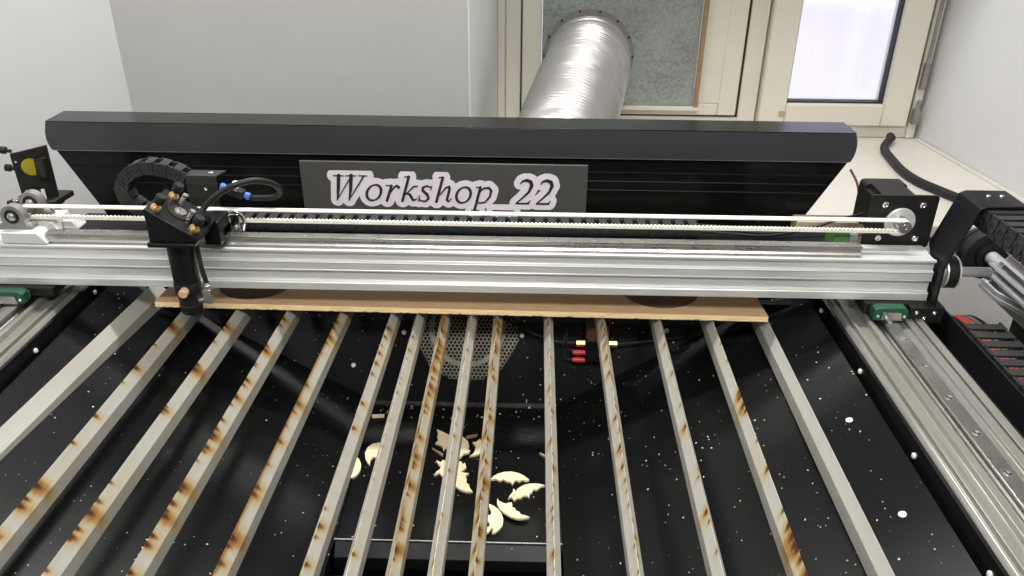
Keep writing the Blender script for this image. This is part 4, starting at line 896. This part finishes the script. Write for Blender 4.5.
for x, y in ((-.655, .9935), (-.6375, .9985)):
    g = G(); g.lathe((x, y-.003, .9722), (x, y-.003, 1), [(0, .0024), (.013, .0024), (.013, .001)], n=12); g.build('standoff', 'rivet', t)
for x, y in ((-.672, .990), (-.640, .988)):
    g = G(); g.lathe((x, y, .972), (x, y, 1), [(0, .0052), (.001, .0052), (.001, .0034), (.003, .003), (.003, .001)], n=16); g.build('base_screw', 'chrome', t)
g = G(); g.lathe((-.6625, .9960, 1.0230), (-.6615, .98, 1.0230), [(0, .0018), (.0012, .0015)], n=10); g.build('plate_screw', 'chrome', t)

# ================================================================ RIGHT SIDE
t = thing('cable_bracket', 'tall black bent bracket at the right gantry end holding the upper cable chain', 'bracket', (.51, .915, .88))
g = G()
# profile in YZ, thin in X, leaning slightly; then folded over at the top
def bent(yz, x_of_z, th):
    pts = [(x_of_z(z), y, z) for y, z in yz]; g.plate(pts, th)
xz = lambda z: .5095 + max(0, (z-.94))*.34
bent([(.895, .868), (.918, .868), (.9260, .900), (.9320, .935), (.9530, .950), (.9560, 1.006), (.9010, 1.006), (.9000, .955), (.898, .940)], xz, .003)
g.build('upright', 'black_satin', t, bevel=.0006)
g = G(); g.prism([(.5315, 1.0050), (.5345, 1.0140), (.5405, 1.0170), (.588, 1.0170), (.588, 1.0200), (.5395, 1.0200), (.5320, 1.0165), (.5285, 1.0060)], 'y', .9010, .9560); g.build('top_fold', 'black_satin', t, bevel=.001)
for x in (.5550, .5710):
    g = G(); g.lathe((x, .932, 1.0200), (x, .932, 2), [(0, .0032), (.0018, .0030), (.0026, .002)], n=12); g.build('bracket_screw', 'chrome', t)

t = thing('cable_chain', 'wide black cable chain hanging from the bent bracket toward the right edge', 'cable chain', (.56, .8, 1.0))
chain_links([Vector((.5660, .945, 1.0015)), Vector((.5660, .88, 1.0015)), Vector((.5660, .80, 1.002)), Vector((.5660, .70, .999)), Vector((.5660, .60, .993))], .050, .027, .0190, t, 'chain_link', 'chain_plastic', wdir=Vector((-1, 0, 0)))
t = thing('cable_chain', 'black cable chain with red wires showing through, lying beside the right rail', 'cable chain', (.56, .7, .88))
chain_links([Vector((.5570, .872, .868)), Vector((.5570, .80, .868)), Vector((.5570, .70, .868)), Vector((.5570, .50, .868)), Vector((.5570, .40, .868))], .048, .024, .0200, t, 'chain_link', 'chain_plastic', wdir=Vector((-1, 0, 0)))
for j, (dx, m_) in enumerate(((-.012, 'black_rubber'), (-.004, 'red_wire'), (.002, 'red_wire'), (.010, 'cast_grey'), (.016, 'black_rubber'))):
    g = G(); x = .557+dx
    g.tube([(x, .42, .868), (x, .60, .868), (x, .80, .868), (x-.002, .862, .868), (x-.008, .882, .873), (x-.016, .900, .872), (x-.022, .915, .858), (x-.024, .922, .852)], .0032 if m_ != 'red_wire' else .0025, n=8); g.build('wire', m_, t)
g = G(); g.prism([(.500, .8205), (.505, .8205), (.505, .840), (.5280, .840), (.5280, .880), (.5255, .880), (.5255, .8435), (.500, .8435)], 'y', .30, .935)
g.box(.4995, .5300, .869, 1.03, .80, .838); g.box(.5285, .590, .30, .885, .838, .8515); g.box(.53, .56, .31, .86, .70, .838)
t = thing('chain_trough', 'black trough beside the right rail in which the lower cable chain runs', 'trough', (.54, .6, .84)); g.build('channel', 'black_satin', t, bevel=.0006)
g = G(); 
for y in (.78, .62, .45): g.lathe((.512, y, .8435), (.512, y, 1), [(0, .003), (.0015, .0028), (.002, .001)], n=12)
g.build('channel_screws', 'chrome', t)

t = thing('shaft_pulley', 'small belt pulley on a steel shaft beside the right gantry end', 'pulley', (.53, .93, .92))
g = G(); cx, cy, cz = .5140, .925, .9230
g.lathe((cx, cy, cz), (cx+1, cy, cz), [(0, .008), (.001, .010), (.005, .0100), (.005, .0200), (.0065, .0205), (.0065, .0190), (.0195, .0190), (.0195, .0210), (.0215, .0210), (.0215, .007), (.026, .007)], n=40); g.build('flanged_wheel', 'aluminium', t)
g = G(); g.lathe((cx+.0068, cy, cz), (cx+1, cy, cz), [(0, .0192), (0, .0204), (.0124, .0204), (.0124, .0192)], n=40, cap=False); g.build('belt_wrap', 'black_plate', t)
g = G(); g.cyl((cx+.02, cy, cz), (.5810, cy, cz), .0062, n=20); g.build('shaft', 'cast_alu', t, bevel=.0006)

px, py, pz = .679, 1.100, .867
t = thing('flywheel', 'large black stepped pulley wheel at the right behind the silver gear motor', 'pulley', (px, py, .85))
g = G(); g.lathe((px, py+.022, pz), (px, 0, pz), [(0, .030), (.001, .0365), (.008, .0372), (.009, .0345), (.026, .0345), (.026, .0368), (.030, .0368), (.030, .029), (.027, .028), (.027, .021), (.031, .020), (.031, .011), (.034, .011)], n=56); g.build('wheel', 'black_rubber', t, angle=25)
g = G(); g.cyl((px+.0, py-.010, pz), (px, py-.055, pz), .0100, n=24); g.build('hub', 'cast_alu', t, bevel=.001)
g = G(); g.cyl((px, py+.034, pz), (px, py+.0225, pz), .012); g.build('rear_boss', 'cast_alu', t)

t = thing('gear_motor', 'silver finned cast gear motor at the right edge driving the black pulley', 'motor', (.70, .92, .84))
g = G(); yA, yB = .78, .977
MS = len(bpy.data.objects)
body = [(.628, .855), (.634, .878), (.648, .895), (.668, .905), (.705, .905), (.735, .895), (.75, .870), (.75, .82), (.70, .80), (.64, .815)]
g.prism(body, 'y', yA, yB); g.build('housing', 'cast_grey', t, bevel=.004)  # body darker than its fins: shade in the gaps put into the colour
g = G()
for i in range(11):
    a = math.radians(176-13*i); cx_, cz_ = .685, .860
    x, z = cx_+.0600*math.cos(a), cz_+.0500*math.sin(a)
    R_ = Matrix.Rotation(-a, 3, 'Y')
    g.box(x-.012, x+.005, yA, yB-.004, z-.0018, z+.0018, R_)
g.build('cooling_fins', 'cast_alu', t)
g = G(); g.prism([(.618, .845), (.618, .826), (.626, .812), (.645, .803), (.76, .803), (.76, .845)], 'y', yA-.01, yA+.0); 
g.prism([(.612, yB), (.612, yB-.045), (.632, yB-.10), (.665, yB-.135), (.74, yB-.14), (.74, yB)], 'z', .838, .845)
for k in range(4):
    g.box(.614+.012*k, .616+.012*k, yB-.04-.025*k, yB-.004, .845, .852)
g.prism([(.612, yB-.004), (.612, yB-.045), (.632, yB-.10), (.665, yB-.135), (.668, yB-.132), (.636, yB-.098), (.616, yB-.044), (.616, yB-.004)], 'z', .845, .853)
fl = g.build('flange', 'cast_alu', t, bevel=.001)
g = G(); g.lathe((.640, yB-.07, .845), (.640, yB-.07, 1), [(0, .0065), (.005, .0065), (.005, .003), (.003, .003)], n=18); g.lathe((.620, yB-.012, .845), (.620, yB-.012, 1), [(0, .005), (.012, .005), (.012, .002)], n=16); g.build('flange_bolt', 'chrome', fl)
g = G(); g.box(.66, .74, .84, .95, .6695, .838); g.build('pedestal', 'black_satin', t)
g = G(); g.tube([(.655, .80, .80), (.650, .76, .79), (.66, .70, .75), (.70, .66, .70)], .012, n=12); g.build('motor_cable', 'black_rubber', t)

gm_ = t
for ch in gm_.children: ch.location += Vector((.043, .085, -.004))
# ================================================================ LIGHT
def area(name, loc, rot, sx, sy, power, col):
    l = bpy.data.lights.new(name, 'AREA'); l.shape = 'RECTANGLE'; l.size = sx; l.size_y = sy; l.energy = power; l.color = col
    o = bpy.data.objects.new(name, l); COL.objects.link(o); o.location = loc; o.rotation_euler = rot; return o
def lamp(loc, sx, sy, power, lb, col=(1, .98, .95)):
    t = thing('ceiling_lamp', lb, 'lamp', (loc[0], loc[1], 2.7))
    g = G(); frame_rect2 = g.box(loc[0]-sx/2-.03, loc[0]+sx/2+.03, loc[1]-sy/2-.03, loc[1]+sy/2+.03, 2.655, 2.6995); g.build('housing', 'white_nylon', t, bevel=.004)
    a = area('lamp_light', (loc[0], loc[1], 2.64), (0, 0, 0), sx, sy, power, col); a.parent = t; a.location = (0, 0, 2.64-2.7)
lamp((-.05, 1.46), 1.2, .08, 46, 'long white ceiling lamp above the window side of the machine')
lamp((.2, -.7), 1.2, .40, 58, 'long white ceiling lamp behind the viewpoint')
w = bpy.data.worlds.new('sky'); bpy.context.scene.world = w; w.use_nodes = True
bg = w.node_tree.nodes['Background']; bg.inputs[0].default_value = (.86, .90, 1, 1); bg.inputs[1].default_value = 1.55

# ================================================================ CAMERA
cam = bpy.data.cameras.new('camera'); co = bpy.data.objects.new('camera', cam); COL.objects.link(co)
cam.sensor_fit = 'HORIZONTAL'; cam.sensor_width = 36; cam.lens = 36*815/1024; cam.clip_start = .02; cam.clip_end = 200
R3 = Matrix(((0.9997, -0.01809, 0.01626), (0.02281, 0.46482, -0.88511), (0.00845, 0.88522, 0.46509)))
co.matrix_world = Matrix.Translation((0, 0, 1.3746)) @ R3.to_4x4()
sc = bpy.context.scene; sc.camera = co
sc.view_settings.view_transform = 'Standard'; sc.view_settings.look = 'None'; sc.view_settings.gamma = 1; sc.view_settings.use_curve_mapping = False
sc.view_settings.exposure = 0.0
